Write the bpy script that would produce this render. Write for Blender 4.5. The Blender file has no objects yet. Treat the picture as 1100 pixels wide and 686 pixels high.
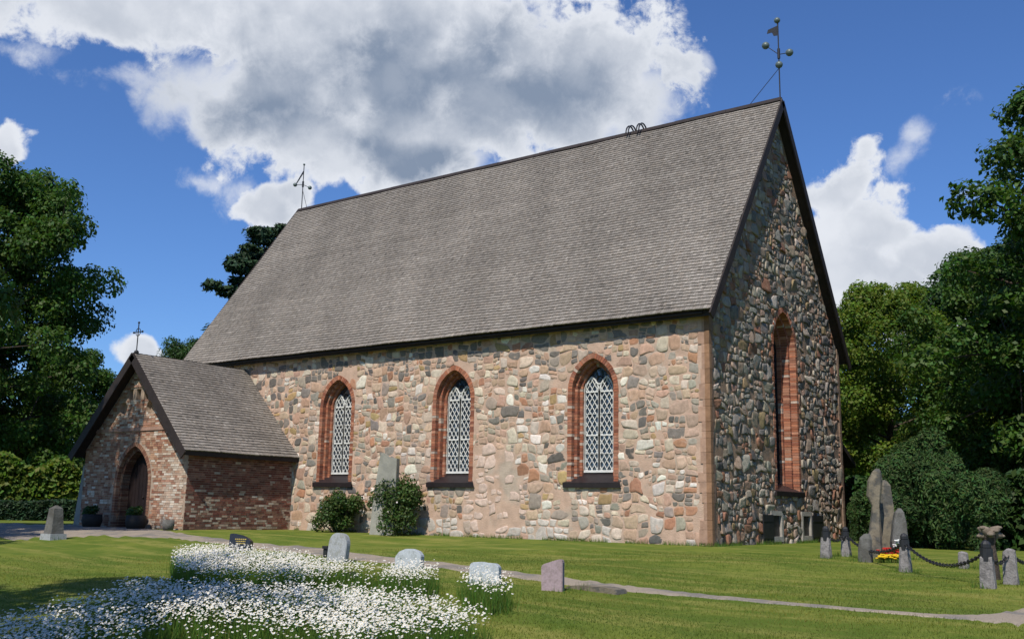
import bpy, bmesh, math, random
import numpy as np
from mathutils import Vector, Matrix
from mathutils.geometry import tessellate_polygon
sc = bpy.context.scene
C = sc.collection
R = math.radians
rnd = random.Random(7)

# ------------------------------------------------------------------ camera
# fitted to the photograph (measured there at 1100 px width); X east, Y north, church corner at the origin
FPX, PITCH, ROLL, YAW = 1079.58, 0.18763, 0.01963, 0.63367
CAM = np.array([12.1, -25.833, 0.851])
fw = np.array([-math.sin(YAW)*math.cos(PITCH), math.cos(YAW)*math.cos(PITCH), math.sin(PITCH)])
r0 = np.cross(fw, [0, 0, 1]); r0 /= np.linalg.norm(r0); u0 = np.cross(r0, fw)
rt = r0*math.cos(ROLL)+u0*math.sin(ROLL); up = -r0*math.sin(ROLL)+u0*math.cos(ROLL)
cd = bpy.data.cameras.new('camera'); cam = bpy.data.objects.new('camera', cd); C.objects.link(cam)
cd.sensor_width = 36; cd.lens = 36*FPX/1100; cd.clip_end = 3000; cd.clip_start = .1
cam.matrix_world = Matrix(((rt[0], up[0], -fw[0], CAM[0]), (rt[1], up[1], -fw[1], CAM[1]), (rt[2], up[2], -fw[2], CAM[2]), (0, 0, 0, 1)))
sc.camera = cam

def ray(px, py):
    d = fw*FPX+rt*(px-550)-up*(py-343); return d/np.linalg.norm(d)
def proj(P):
    d = np.asarray(P, float)-CAM; k = FPX/(d@fw); return 550+k*(d@rt), 343-k*(d@up)
def sstep(a, b, x):
    t = min(1, max(0, (x-a)/(b-a))); return t*t*(3-2*t)
def G(x, y):                                                       # terrain height
    s = 1-sstep(-17, -9, x)
    z = -.036*max(0, -y-5.2*s)-.012*max(0, x)
    w = min(1, max(0, -y-.5)/4)*.028*(math.sin(x*.9+1.3*math.sin(y*.55))+math.sin(y*1.35+x*.4))
    if y > 12: z -= .004*(y-12)
    return z+w*(.4 if s > .5 else 1)
def gnd(px, py, lift=0.):
    d = ray(px, py); t = 6.
    while t < 150:
        q = CAM+d*t
        if q[2] <= G(q[0], q[1])+lift: return q
        t += .02
    return q
def onY(px, py, Y):
    d = ray(px, py); return CAM+d*((Y-CAM[1])/d[1])

# ------------------------------------------------------------------ sun, sky
SAZ, SEL = R(180-16), R(52)
S = Vector((math.sin(SAZ)*math.cos(SEL), math.cos(SAZ)*math.cos(SEL), math.sin(SEL)))
sl = bpy.data.lights.new('sun', 'SUN'); sl.energy = 4.6; sl.angle = R(.55); sl.color = (1, .945, .85)
so = bpy.data.objects.new('sun', sl); C.objects.link(so); so.rotation_euler = S.to_track_quat('Z', 'Y').to_euler(); so.location = (0, -30, 40)
sc.view_settings.view_transform = 'Standard'; sc.view_settings.look = 'None'
sc.view_settings.exposure = 0.08; sc.view_settings.gamma = 1.0; sc.view_settings.use_curve_mapping = False
W = bpy.data.worlds.new('World'); sc.world = W; W.use_nodes = True
wn, wl = W.node_tree.nodes, W.node_tree.links
wn.clear()
def N(nt, t, **k):
    n = nt.nodes.new(t)
    for a, v in k.items(): setattr(n, a, v)
    return n
def M_(nt, op, a, b=None, c=None, clamp=False):
    n = nt.nodes.new('ShaderNodeMath'); n.operation = op; n.use_clamp = clamp
    for i, v in enumerate((a, b, c)):
        if v is None: continue
        if hasattr(v, 'links'): nt.links.new(v, n.inputs[i])
        else: n.inputs[i].default_value = v
    return n.outputs[0]
def MR(nt, v, a, b, lo=0., hi=1., smooth=True):
    n = nt.nodes.new('ShaderNodeMapRange'); n.interpolation_type = 'SMOOTHSTEP' if smooth else 'LINEAR'
    nt.links.new(v, n.inputs[0])
    for i, x in enumerate((a, b, lo, hi)): n.inputs[i+1].default_value = x
    return n.outputs[0]
def MIX(nt, fac, a, b, blend='MIX'):
    n = nt.nodes.new('ShaderNodeMix'); n.data_type = 'RGBA'; n.blend_type = blend
    for i, v in ((0, fac), (6, a), (7, b)):
        if hasattr(v, 'links'): nt.links.new(v, n.inputs[i])
        elif isinstance(v, (int, float)): n.inputs[i].default_value = v
        else: n.inputs[i].default_value = (*v[:3], 1)
    return n.outputs[2]
wt = W.node_tree
sky = N(wt, 'ShaderNodeTexSky', sky_type='NISHITA'); sky.sun_disc = False
sky.sun_elevation = SEL; sky.sun_rotation = SAZ; sky.air_density = 1.0; sky.dust_density = .25; sky.ozone_density = 2.5
SKYK = .092
tc = N(wt, 'ShaderNodeTexCoord'); D = tc.outputs['Generated']
sep = N(wt, 'ShaderNodeSeparateXYZ'); wl.new(D, sep.inputs[0])
az = M_(wt, 'ARCTAN2', sep.outputs[0], sep.outputs[1]); el = M_(wt, 'ARCSINE', sep.outputs[2])
def noise(nt, vec, scale, detail=6, rough=.55, dist=0.):
    n = N(nt, 'ShaderNodeTexNoise'); n.inputs['Scale'].default_value = scale; n.inputs['Detail'].default_value = detail
    n.inputs['Roughness'].default_value = rough; n.inputs['Distortion'].default_value = dist; nt.links.new(vec, n.inputs['Vector']); return n
# warped (azimuth, elevation) plane
comb = N(wt, 'ShaderNodeCombineXYZ'); wl.new(az, comb.inputs[0]); wl.new(el, comb.inputs[1])
nw = noise(wt, D, 7.5, 3, .55)
wv = N(wt, 'ShaderNodeVectorMath', operation='MULTIPLY_ADD'); wl.new(nw.outputs['Color'], wv.inputs[0])
wv.inputs[1].default_value = (.13, .11, 0); wl.new(comb.outputs[0], wv.inputs[2])
wv2 = N(wt, 'ShaderNodeVectorMath', operation='SUBTRACT'); wl.new(wv.outputs[0], wv2.inputs[0]); wv2.inputs[1].default_value = (.065, .055, 0)
def azel(px, py):
    d = ray(px, py); return math.atan2(d[0], d[1]), math.asin(d[2])
def blobs(lst):
    acc = None
    for px, py, rx, ry, rot in lst:
        a, e = azel(px, py); a2, _ = azel(px+rx, py); _, e2 = azel(px, py-ry)
        mp = N(wt, 'ShaderNodeMapping', vector_type='TEXTURE'); wl.new(wv2.outputs[0], mp.inputs[0])
        mp.inputs['Location'].default_value = (a, e, 0); mp.inputs['Rotation'].default_value = (0, 0, R(rot)); mp.inputs['Scale'].default_value = (a2-a, e2-e, 1)
        ln = N(wt, 'ShaderNodeVectorMath', operation='LENGTH'); wl.new(mp.outputs[0], ln.inputs[0])
        v = M_(wt, 'SUBTRACT', 1., ln.outputs['Value'])
        acc = v if acc is None else M_(wt, 'SMOOTH_MAX', acc, v, .12)
    return acc
fb = noise(wt, D, 16, 10, .62, .2)
fbl = noise(wt, D, 4.2, 5, .5)
shape = blobs([(440, 60, 270, 110, 0), (330, 165, 110, 80, 0), (110, 0, 190, 58, 6), (640, 70, 118, 92, 0), (560, 128, 165, 74, 0), (430, 150, 175, 80, 0), (390, 30, 330, 90, 0), (420, -60, 420, 90, 0), (275, 100, 84, 56, 0),
               (900, 190, 44, 46, 0), (930, 240, 66, 56, 0), (990, 280, 76, 38, 0), (900, 300, 60, 80, 0), (960, 330, 95, 60, 0), (2, 166, 28, 28, 0), (168, 376, 40, 14, 0), (285, 232, 44, 34, 0)])
wisp = blobs([(215, 192, 60, 26, 0), (135, 75, 110, 34, 10), (1045, 205, 48, 18, 0), (757, 72, 18, 18, 0), (725, 150, 60, 40, 0), (255, 215, 44, 44, 0), (985, 152, 56, 22, 32), (30, 45, 50, 24, 0)])
nz = M_(wt, 'SUBTRACT', fb.outputs['Fac'], .5)
fbm2 = noise(wt, D, 42, 8, .65, .3); nz2 = M_(wt, 'SUBTRACT', fbm2.outputs['Fac'], .5)
vw = N(wt, 'ShaderNodeVectorMath', operation='MULTIPLY_ADD'); wl.new(fbm2.outputs['Color'], vw.inputs[0]); vw.inputs[1].default_value = (.035, .035, .035); wl.new(D, vw.inputs[2])
bil = N(wt, 'ShaderNodeTexVoronoi', feature='F1'); bil.inputs['Scale'].default_value = 17; bil.inputs['Detail'].default_value = 1.0; wl.new(vw.outputs[0], bil.inputs['Vector'])
nzz = M_(wt, 'MULTIPLY_ADD', M_(wt, 'SUBTRACT', .68, bil.outputs['Distance']), .38, M_(wt, 'MULTIPLY_ADD', nz2, .5, nz))
d1 = MR(wt, M_(wt, 'MULTIPLY_ADD', nzz, 1.5, shape), -.02, .30)
d2 = MR(wt, M_(wt, 'MULTIPLY_ADD', nzz, 2.2, wisp), .1, 1.1, 0, .7)
core = blobs([(440, 95, 330, 85, 3), (580, 110, 170, 80, 0), (300, 120, 130, 60, 0), (440, 175, 120, 34, -6)])
d3 = MR(wt, M_(wt, 'MULTIPLY_ADD', nzz, .5, core), .0, .3)
dens = M_(wt, 'MAXIMUM', d3, M_(wt, 'MAXIMUM', d1, d2))
gr1 = MR(wt, M_(wt, 'MULTIPLY_ADD', nzz, .9, core), -.15, .95)
gr2 = MR(wt, fbl.outputs['Fac'], .36, .66)
thick = MR(wt, M_(wt, 'MULTIPLY_ADD', nzz, 1.2, shape), .12, .7)
greyf = M_(wt, 'ADD', M_(wt, 'MULTIPLY', gr1, .8), M_(wt, 'MULTIPLY', thick, M_(wt, 'MULTIPLY_ADD', MR(wt, bil.outputs['Distance'], .3, .95), .22, M_(wt, 'MULTIPLY', gr2, .34))), clamp=True)
ccol = MIX(wt, greyf, (.76, .79, .85), (.22, .28, .385))
skt = MIX(wt, 1., sky.outputs[0], (.64, .92, 1.36), 'MULTIPLY')
sks = N(wt, 'ShaderNodeVectorMath', operation='SCALE'); wl.new(skt, sks.inputs[0]); sks.inputs['Scale'].default_value = SKYK
fin = MIX(wt, dens, sks.outputs[0], ccol)
bg = N(wt, 'ShaderNodeBackground'); wl.new(fin, bg.inputs[0]); bg.inputs[1].default_value = 1.0
ow = N(wt, 'ShaderNodeOutputWorld'); wl.new(bg.outputs[0], ow.inputs[0])
W.cycles.sampling_method = 'MANUAL'; W.cycles.sample_map_resolution = 512
sc.cycles.max_bounces = 5; sc.cycles.diffuse_bounces = 3; sc.cycles.transmission_bounces = 4; sc.cycles.transparent_max_bounces = 4
sc.cycles.caustics_reflective = False; sc.cycles.caustics_refractive = False

# ------------------------------------------------------------------ materials
def mat(name, base, rough=.8, var=.25, nscale=6., bump=.3, bscale=40., attr=False, col2=None, c2scale=2., c2lo=.45, c2hi=.62, spec=.3, metal=0., bdist=.02):
    m = bpy.data.materials.new(name); m.use_nodes = True; nt = m.node_tree; b = nt.nodes['Principled BSDF']
    b.inputs['Roughness'].default_value = rough; b.inputs['Metallic'].default_value = metal; b.inputs['Specular IOR Level'].default_value = spec
    ge = N(nt, 'ShaderNodeNewGeometry'); P = ge.outputs['Position']
    if attr:
        a = N(nt, 'ShaderNodeAttribute'); a.attribute_name = 'col'; c = a.outputs['Color']
        if base is not None: c = MIX(nt, 1., c, base, 'MULTIPLY')
    else:
        c = MIX(nt, 0., base, base)
    if col2 is not None:
        n2 = noise(nt, P, c2scale, 5, .6)
        c = MIX(nt, MR(nt, n2.outputs['Fac'], c2lo, c2hi), c, col2)
    n1 = noise(nt, P, nscale, 6, .65)
    v = MR(nt, n1.outputs['Fac'], .25, .75, 1-var, 1+var, False)
    cc = N(nt, 'ShaderNodeCombineXYZ'); [nt.links.new(v, cc.inputs[i]) for i in range(3)]
    c = MIX(nt, 1., c, cc.outputs[0], 'MULTIPLY'); nt.links.new(c, b.inputs['Base Color'])
    if bump:
        nb = noise(nt, P, bscale, 5, .65); bp = N(nt, 'ShaderNodeBump'); bp.inputs['Strength'].default_value = bump; bp.inputs['Distance'].default_value = bdist
        nt.links.new(nb.outputs['Fac'], bp.inputs['Height']); nt.links.new(bp.outputs[0], b.inputs['Normal'])
    return m
MT = {}
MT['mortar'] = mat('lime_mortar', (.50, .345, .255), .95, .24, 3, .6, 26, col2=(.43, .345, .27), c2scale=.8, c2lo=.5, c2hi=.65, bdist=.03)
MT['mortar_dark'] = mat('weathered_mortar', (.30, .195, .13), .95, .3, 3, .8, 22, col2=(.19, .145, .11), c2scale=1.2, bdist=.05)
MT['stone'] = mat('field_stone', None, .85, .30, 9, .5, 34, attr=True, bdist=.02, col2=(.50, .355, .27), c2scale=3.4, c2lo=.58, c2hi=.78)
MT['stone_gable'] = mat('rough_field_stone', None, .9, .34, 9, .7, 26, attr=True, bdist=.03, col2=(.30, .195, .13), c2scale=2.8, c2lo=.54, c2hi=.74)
MT['brick'] = mat('red_brick', None, .9, .28, 14, .5, 60, attr=True, bdist=.01)
MT['brick_mortar'] = mat('brick_joint', (.36, .27, .20), .95, .25, 5, .4, 60, bdist=.01)
MT['limewash'] = mat('limewashed_brick', None, .92, .3, 5, .5, 50, attr=True, bdist=.012)
MT['shingle'] = mat('weathered_wood_shingle', None, .85, .18, 18, .3, 50, attr=True, bdist=.008)
MT['dark_wood'] = mat('tarred_wood', (.028, .02, .017), .7, .35, 4, .3, 30)
MT['brown_wood'] = mat('brown_wood', (.05, .028, .02), .7, .35, 4, .3, 30)
MT['door_wood'] = mat('door_wood', (.014, .007, .006), .7, .4, 5, .3, 30)
MT['white'] = mat('white_paint', (.66, .655, .62), .6, .16, 9, .05, 60)
MT['iron'] = mat('black_iron', (.02, .02, .022), .5, .3, 10, .2, 60, spec=.4)
MT['ball_metal'] = mat('grey_green_metal', (.10, .13, .12), .4, .3, 10, .1, 60, spec=.5)
MT['sill'] = mat('dark_sheet_metal', (.022, .016, .017), .45, .3, 6, .1, 40, spec=.4)
MT['lead'] = mat('iron_shutter', (.018, .019, .022), .5, .3, 6, .1, 40, spec=.4)
MT['plaster'] = mat('grey_plaster', (.34, .31, .27), .95, .3, 4, .5, 30)
MT['quoin'] = mat('pink_quoin', None, .92, .28, 5, .5, 30, attr=True, bdist=.02)
MT['bark'] = mat('bark', (.07, .052, .04), .95, .4, 5, .9, 24, bdist=.05)
MT['granite'] = mat('grey_granite', (.33, .34, .345), .75, .3, 30, .3, 70, bdist=.006, col2=(.27, .275, .26), c2scale=9, c2lo=.5, c2hi=.6)
MT['pale_granite'] = mat('pale_granite', (.42, .45, .47), .7, .25, 30, .3, 70, bdist=.006, col2=(.35, .375, .38), c2scale=9, c2lo=.5, c2hi=.6)
MT['pink_granite'] = mat('pink_granite', (.33, .25, .26), .75, .2, 30, .3, 60, bdist=.006, col2=(.275, .21, .21), c2scale=9, c2lo=.5, c2hi=.6)
MT['dark_granite'] = mat('polished_dark_granite', (.022, .021, .024), .25, .3, 30, .05, 70, spec=.5)
MT['old_stone'] = mat('lichened_stone', (.135, .13, .118), .9, .35, 7, .8, 18, col2=(.085, .08, .07), c2scale=3.5, bdist=.03)
MT['slab_stone'] = mat('greenish_slate', (.30, .29, .245), .85, .22, 4, .5, 18, col2=(.21, .205, .175), c2scale=2, bdist=.02)
MT['tan_stone'] = mat('ochre_stone', (.19, .16, .115), .9, .3, 5, .8, 14, col2=(.09, .085, .075), c2scale=3, bdist=.03)
MT['speckle'] = mat('speckled_stone', (.24, .22, .21), .9, .35, 20, .8, 24, col2=(.13, .12, .115), c2scale=7, c2lo=.42, c2hi=.68, bdist=.03)
MT['driftwood'] = mat('driftwood', (.19, .15, .11), .9, .4, 8, .8, 24, bdist=.03)
MT['gold'] = mat('gilt', (.45, .33, .08), .5, .2, 20, 0)
MT['red_timber'] = mat('falu_red_timber', (.17, .035, .02), .85, .3, 6, .3, 30)
MT['terracotta'] = mat('dark_tub', (.03, .026, .022), .8, .3, 6, .3, 30)

def leafmat(name, base, trans, tf=.35, rough=.55):
    m = bpy.data.materials.new(name); m.use_nodes = True; nt = m.node_tree; nt.nodes.clear()
    a = N(nt, 'ShaderNodeAttribute'); a.attribute_name = 'col'
    c1 = MIX(nt, 1., a.outputs['Color'], base, 'MULTIPLY'); c2 = MIX(nt, 1., a.outputs['Color'], trans, 'MULTIPLY')
    d = N(nt, 'ShaderNodeBsdfPrincipled'); nt.links.new(c1, d.inputs['Base Color']); d.inputs['Roughness'].default_value = rough; d.inputs['Specular IOR Level'].default_value = .25
    t = N(nt, 'ShaderNodeBsdfTranslucent'); nt.links.new(c2, t.inputs['Color'])
    x = N(nt, 'ShaderNodeMixShader'); x.inputs[0].default_value = tf; nt.links.new(d.outputs[0], x.inputs[1]); nt.links.new(t.outputs[0], x.inputs[2])
    o = N(nt, 'ShaderNodeOutputMaterial'); nt.links.new(x.outputs[0], o.inputs[0]); return m
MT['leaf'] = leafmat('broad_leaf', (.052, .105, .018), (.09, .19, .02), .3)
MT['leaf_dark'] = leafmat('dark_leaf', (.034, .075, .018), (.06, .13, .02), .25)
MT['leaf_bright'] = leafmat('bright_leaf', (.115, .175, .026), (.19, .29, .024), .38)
MT['conifer'] = leafmat('conifer_leaf', (.048, .092, .028), (.06, .115, .03), .2, .95)
MT['pine'] = leafmat('pine_needle', (.03, .06, .028), (.04, .08, .03), .12, .7)
MT['rose_leaf'] = leafmat('rose_leaf', (.06, .10, .025), (.09, .16, .03), .25)
MT['petal'] = leafmat('petal', (.80, .80, .78), (.75, .75, .70), .25, .6)
MT['grass_blade'] = leafmat('grass_blade', (.15, .20, .028), (.20, .28, .024), .3, .6)
MT['stem'] = leafmat('meadow_stem', (.085, .155, .022), (.12, .23, .025), .3, .6)

def ground_mat():
    m = bpy.data.materials.new('lawn'); m.use_nodes = True; nt = m.node_tree; b = nt.nodes['Principled BSDF']
    ge = N(nt, 'ShaderNodeNewGeometry'); P = ge.outputs['Position']
    n1 = noise(nt, P, .45, 5, .6, .6); n2 = noise(nt, P, 2.2, 5, .6); n3 = noise(nt, P, 22, 4, .7)
    mp = N(nt, 'ShaderNodeMapping'); nt.links.new(P, mp.inputs[0]); mp.inputs['Rotation'].default_value = (0, 0, R(-8)); mp.inputs['Scale'].default_value = (.28, 1.7, 1)
    n4 = noise(nt, mp.outputs[0], 1.0, 4, .55)
    c = MIX(nt, MR(nt, n1.outputs['Fac'], .35, .65), (.095, .14, .02), (.175, .20, .034))
    c = MIX(nt, MR(nt, n4.outputs['Fac'], .46, .66, 0, .9), c, (.27, .25, .065))
    c = MIX(nt, MR(nt, n2.outputs['Fac'], .48, .68, 0, .8), c, (.085, .135, .017))
    c = MIX(nt, MR(nt, n3.outputs['Fac'], .3, .7, 0, .5), c, (.085, .125, .016))
    nt.links.new(c, b.inputs['Base Color']); b.inputs['Roughness'].default_value = .9; b.inputs['Specular IOR Level'].default_value = .1
    nb = noise(nt, P, 30, 5, .7); bp = N(nt, 'ShaderNodeBump'); bp.inputs['Strength'].default_value = .6; bp.inputs['Distance'].default_value = .05
    nt.links.new(nb.outputs['Fac'], bp.inputs['Height']); nt.links.new(bp.outputs[0], b.inputs['Normal']); return m
MT['lawn'] = ground_mat()
MT['gravel'] = mat('gravel', (.31, .255, .195), .95, .3, 30, .8, 55, col2=(.2, .18, .155), c2scale=1.5, bdist=.02)

def glass_mat():
    m = bpy.data.materials.new('old_window_glass'); m.use_nodes = True; nt = m.node_tree; b = nt.nodes['Principled BSDF']
    b.inputs['Base Color'].default_value = (.02, .03, .045, 1); b.inputs['Roughness'].default_value = .08; b.inputs['IOR'].default_value = 1.9; b.inputs['Specular IOR Level'].default_value = .5
    ge = N(nt, 'ShaderNodeNewGeometry'); v = N(nt, 'ShaderNodeTexVoronoi'); v.inputs['Scale'].default_value = 4.5; nt.links.new(ge.outputs['Position'], v.inputs['Vector'])
    bp = N(nt, 'ShaderNodeBump'); bp.inputs['Strength'].default_value = .25; bp.inputs['Distance'].default_value = .03
    nt.links.new(v.outputs['Distance'], bp.inputs['Height']); nt.links.new(bp.outputs[0], b.inputs['Normal']); return m
MT['glass'] = glass_mat()

# ------------------------------------------------------------------ mesh helpers
class MB:
    def __init__(s): s.v = []; s.f = []; s.c = []
    def add(s, vs, fs, col=(1, 1, 1)):
        o = len(s.v); s.v.extend(tuple(map(float, p)) for p in vs); s.f.extend(tuple(i+o for i in f) for f in fs)
        s.c.extend([col]*len(vs) if not isinstance(col, list) else col)
    def box(s, c, hx, hy, hz, col=(1, 1, 1), ax=None):
        c = np.asarray(c, float); X, Y, Z = ax if ax is not None else np.eye(3)
        X = np.asarray(X)*hx; Y = np.asarray(Y)*hy; Z = np.asarray(Z)*hz
        s.add([c-X-Y-Z, c+X-Y-Z, c+X+Y-Z, c-X+Y-Z, c-X-Y+Z, c+X-Y+Z, c+X+Y+Z, c-X+Y+Z],
              [(0, 3, 2, 1), (4, 5, 6, 7), (0, 1, 5, 4), (1, 2, 6, 5), (2, 3, 7, 6), (3, 0, 4, 7)], col)
    def aabb(s, a, b, col=(1, 1, 1)):
        a = np.asarray(a, float); b = np.asarray(b, float); s.box((a+b)/2, *((b-a)/2), col)
    def bar(s, a, b, w, h, col=(1, 1, 1), upv=(0, 0, 1)):
        a = np.asarray(a, float); b = np.asarray(b, float); d = b-a; L = np.linalg.norm(d); d /= L
        x = np.cross(d, upv); x /= np.linalg.norm(x); z = np.cross(x, d)
        s.box((a+b)/2, w/2, L/2, h/2, col, (x, d, z))
    def tube(s, pts, rad, n=8, col=(1, 1, 1), cap=True):
        pts = [np.asarray(p, float) for p in pts]; o = []
        rads = rad if hasattr(rad, '__len__') else [rad]*len(pts)
        vs = []; ref = np.array([.31, .17, .93])
        for i, p in enumerate(pts):
            d = pts[min(i+1, len(pts)-1)]-pts[max(i-1, 0)]; d = d/(np.linalg.norm(d)+1e-9)
            x = np.cross(d, ref); x /= np.linalg.norm(x)+1e-9; y = np.cross(d, x)
            for k in range(n):
                a = 2*math.pi*k/n; vs.append(p+rads[i]*(math.cos(a)*x+math.sin(a)*y))
        fs = [(i*n+k, i*n+(k+1) % n, (i+1)*n+(k+1) % n, (i+1)*n+k) for i in range(len(pts)-1) for k in range(n)]
        if cap: fs += [tuple(range(n))[::-1], tuple((len(pts)-1)*n+k for k in range(n))]
        s.add(vs, fs, col)
    def ball(s, c, r, n=12, col=(1, 1, 1), squash=1.):
        vs = [(c[0], c[1], c[2]-r*squash)]
        m = n//2
        for j in range(1, m):
            t = math.pi*j/m
            for k in range(n): vs.append((c[0]+r*math.sin(t)*math.cos(2*math.pi*k/n), c[1]+r*math.sin(t)*math.sin(2*math.pi*k/n), c[2]-r*squash*math.cos(t)))
        vs.append((c[0], c[1], c[2]+r*squash)); e = len(vs)-1
        fs = [(0, 1+(k+1) % n, 1+k) for k in range(n)]
        for j in range(m-2): fs += [(1+j*n+k, 1+j*n+(k+1) % n, 1+(j+1)*n+(k+1) % n, 1+(j+1)*n+k) for k in range(n)]
        fs += [(1+(m-2)*n+k, 1+(m-2)*n+(k+1) % n, e) for k in range(n)]
        s.add(vs, fs, col)
    def prism(s, poly, frame, d0, d1, col=(1, 1, 1)):
        """poly of (u,v); frame=(origin,U,V,Nrm); extruded from depth d0 to d1 along Nrm"""
        o, U, V, Nn = (np.asarray(q, float) for q in frame); n = len(poly)
        vs = [o+U*a+V*b+Nn*d0 for a, b in poly]+[o+U*a+V*b+Nn*d1 for a, b in poly]
        s.add(vs, [tuple(range(n))[::-1], tuple(range(n, 2*n))]+[(i, (i+1) % n, n+(i+1) % n, n+i) for i in range(n)], col)
    def build(s, name, m, parent=None, smooth=False, recalc=True):
        me = bpy.data.meshes.new(name); me.from_pydata(s.v, [], s.f)
        ca = me.color_attributes.new('col', 'FLOAT_COLOR', 'POINT')
        a = np.ones((len(s.v), 4), np.float32); a[:, :3] = np.array(s.c, np.float32); ca.data.foreach_set('color', a.ravel())
        if recalc:
            bm = bmesh.new(); bm.from_mesh(me); bmesh.ops.recalc_face_normals(bm, faces=bm.faces); bm.to_mesh(me); bm.free()
        if smooth: me.polygons.foreach_set('use_smooth', [True]*len(me.polygons))
        me.materials.append(MT[m] if isinstance(m, str) else m)
        o = bpy.data.objects.new(name, me); C.objects.link(o)
        if parent is not None:
            o.parent = parent
            if parent.type == 'EMPTY' or True: o.matrix_parent_inverse = parent_matrix(parent).inverted()
        return o
def parent_matrix(p):
    m = Matrix.LocRotScale(p.location, p.rotation_euler, p.scale)
    return (parent_matrix(p.parent) @ p.matrix_parent_inverse @ m) if p.parent else m
def tag(o, label=None, cat=None, group=None, kind=None):
    for k, v in (('label', label), ('category', cat), ('group', group), ('kind', kind)):
        if v: o[k] = v
    return o
def thing(name, label, cat, loc=(0, 0, 0), group=None):
    o = bpy.data.objects.new(name, None); C.objects.link(o); o.location = loc; o.empty_display_size = .3
    return tag(o, label, cat, group)
def rawmesh(name, v, f, col, m, parent=None):
    """v (n,3) array, f (k,3|4) array, col (n,3)"""
    me = bpy.data.meshes.new(name); nf, k = f.shape
    me.vertices.add(len(v)); me.vertices.foreach_set('co', np.ascontiguousarray(v, np.float32).ravel())
    me.loops.add(nf*k); me.loops.foreach_set('vertex_index', np.ascontiguousarray(f, np.int32).ravel())
    me.polygons.add(nf); me.polygons.foreach_set('loop_start', np.arange(0, nf*k, k, dtype=np.int32)); me.polygons.foreach_set('loop_total', np.full(nf, k, np.int32))
    me.update(calc_edges=True)
    ca = me.color_attributes.new('col', 'FLOAT_COLOR', 'POINT'); a = np.ones((len(v), 4), np.float32); a[:, :3] = col; ca.data.foreach_set('color', a.ravel())
    me.materials.append(MT[m]); o = bpy.data.objects.new(name, me); C.objects.link(o)
    if parent is not None: o.parent = parent; o.matrix_parent_inverse = parent_matrix(parent).inverted()
    return o

# ------------------------------------------------------------------ ground
def axis_lines(lo, hi, fine_lo, fine_hi, step, grow=1.35):
    a = list(np.arange(fine_lo, fine_hi+1e-6, step)); s = step; x = fine_hi
    while x < hi: s *= grow; x += s; a.append(min(x, hi))
    s = step; x = fine_lo; pre = []
    while x > lo: s *= grow; x -= s; pre.append(max(x, lo))
    return pre[::-1]+a
gx = axis_lines(-500, 420, -32, 16, .5); gy = axis_lines(-150, 800, -28, 14, .5)
g = MB(); nx = len(gx)
g.add([(x, y, G(x, y)) for y in gy for x in gx], [(j*nx+i, j*nx+i+1, (j+1)*nx+i+1, (j+1)*nx+i) for j in range(len(gy)-1) for i in range(nx-1)])
tag(g.build('lawn', 'lawn', smooth=True, recalc=False), kind='structure')

# gravel path: upper and lower edge as measured points on the ground
pe = [((-60, 562), (-60, 583)), ((0, 561), (0, 580)), ((60, 562), (60, 578)), ((120, 564), (120, 576.5)), ((180, 569.5), (180, 578)), ((205, 573.5), (205, 580.5)), ((250, 579.5), (250, 586)), ((330, 586.5), (330, 595)),
      ((400, 594.5), (400, 603)), ((486, 604.5), (486, 612)), ((555, 613.5), (555, 621)), ((617, 621), (617, 630)), ((650, 625.5), (650, 634.5)), ((690, 630.5), (690, 637)), ((760, 638.5), (760, 642.5)), ((850, 646.8), (850, 650)),
      ((940, 654.8), (940, 657.6)), ((1010, 660), (1010, 663.5)), ((1050, 660.5), (1050, 666.5)), ((1100, 653), (1100, 672.5)), ((1180, 642), (1180, 690))]
def path_strip():
    mb = MB(); rows = []
    for i in range(len(pe)-1):
        (a0, b0), (a1, b1) = pe[i], pe[i+1]; k = 8
        for s in range(k+(i == len(pe)-2)):
            t = s/k; U = gnd(a0[0]+(a1[0]-a0[0])*t, a0[1]+(a1[1]-a0[1])*t); L = gnd(b0[0]+(b1[0]-b0[0])*t, b0[1]+(b1[1]-b0[1])*t)
            ja, jb = rnd.uniform(-.12, .10), rnd.uniform(-.12, .10)
            rows.append((U+(U-L)*ja, L+(U-L)*jb))
    m = 9
    for U, L in rows:
        for j in range(m):
            p = L+(U-L)*j/(m-1); mb.add([(p[0], p[1], G(p[0], p[1])+(.014 if 0 < j < m-1 else -.01))], [])
    n = len(rows)
    mb.f = [(i*m+j, (i+1)*m+j, (i+1)*m+j+1, i*m+j+1) for i in range(n-1) for j in range(m-1)]
    return tag(mb.build('gravel_path', 'gravel', smooth=True), kind='structure')
path_strip()

# ------------------------------------------------------------------ church
L, WD, HE, HR, OV, OX = 23.5, 11.06, 6.5, 14.80, .40, .30
RY = WD/2; SLOPE = (HR-HE)/(RY+OV); HW = HE+OV*SLOPE-.10
church = thing('church', 'medieval fieldstone church with steep wooden shingle roof and brick south porch', 'church', (-12, 5.5, 0))

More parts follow.
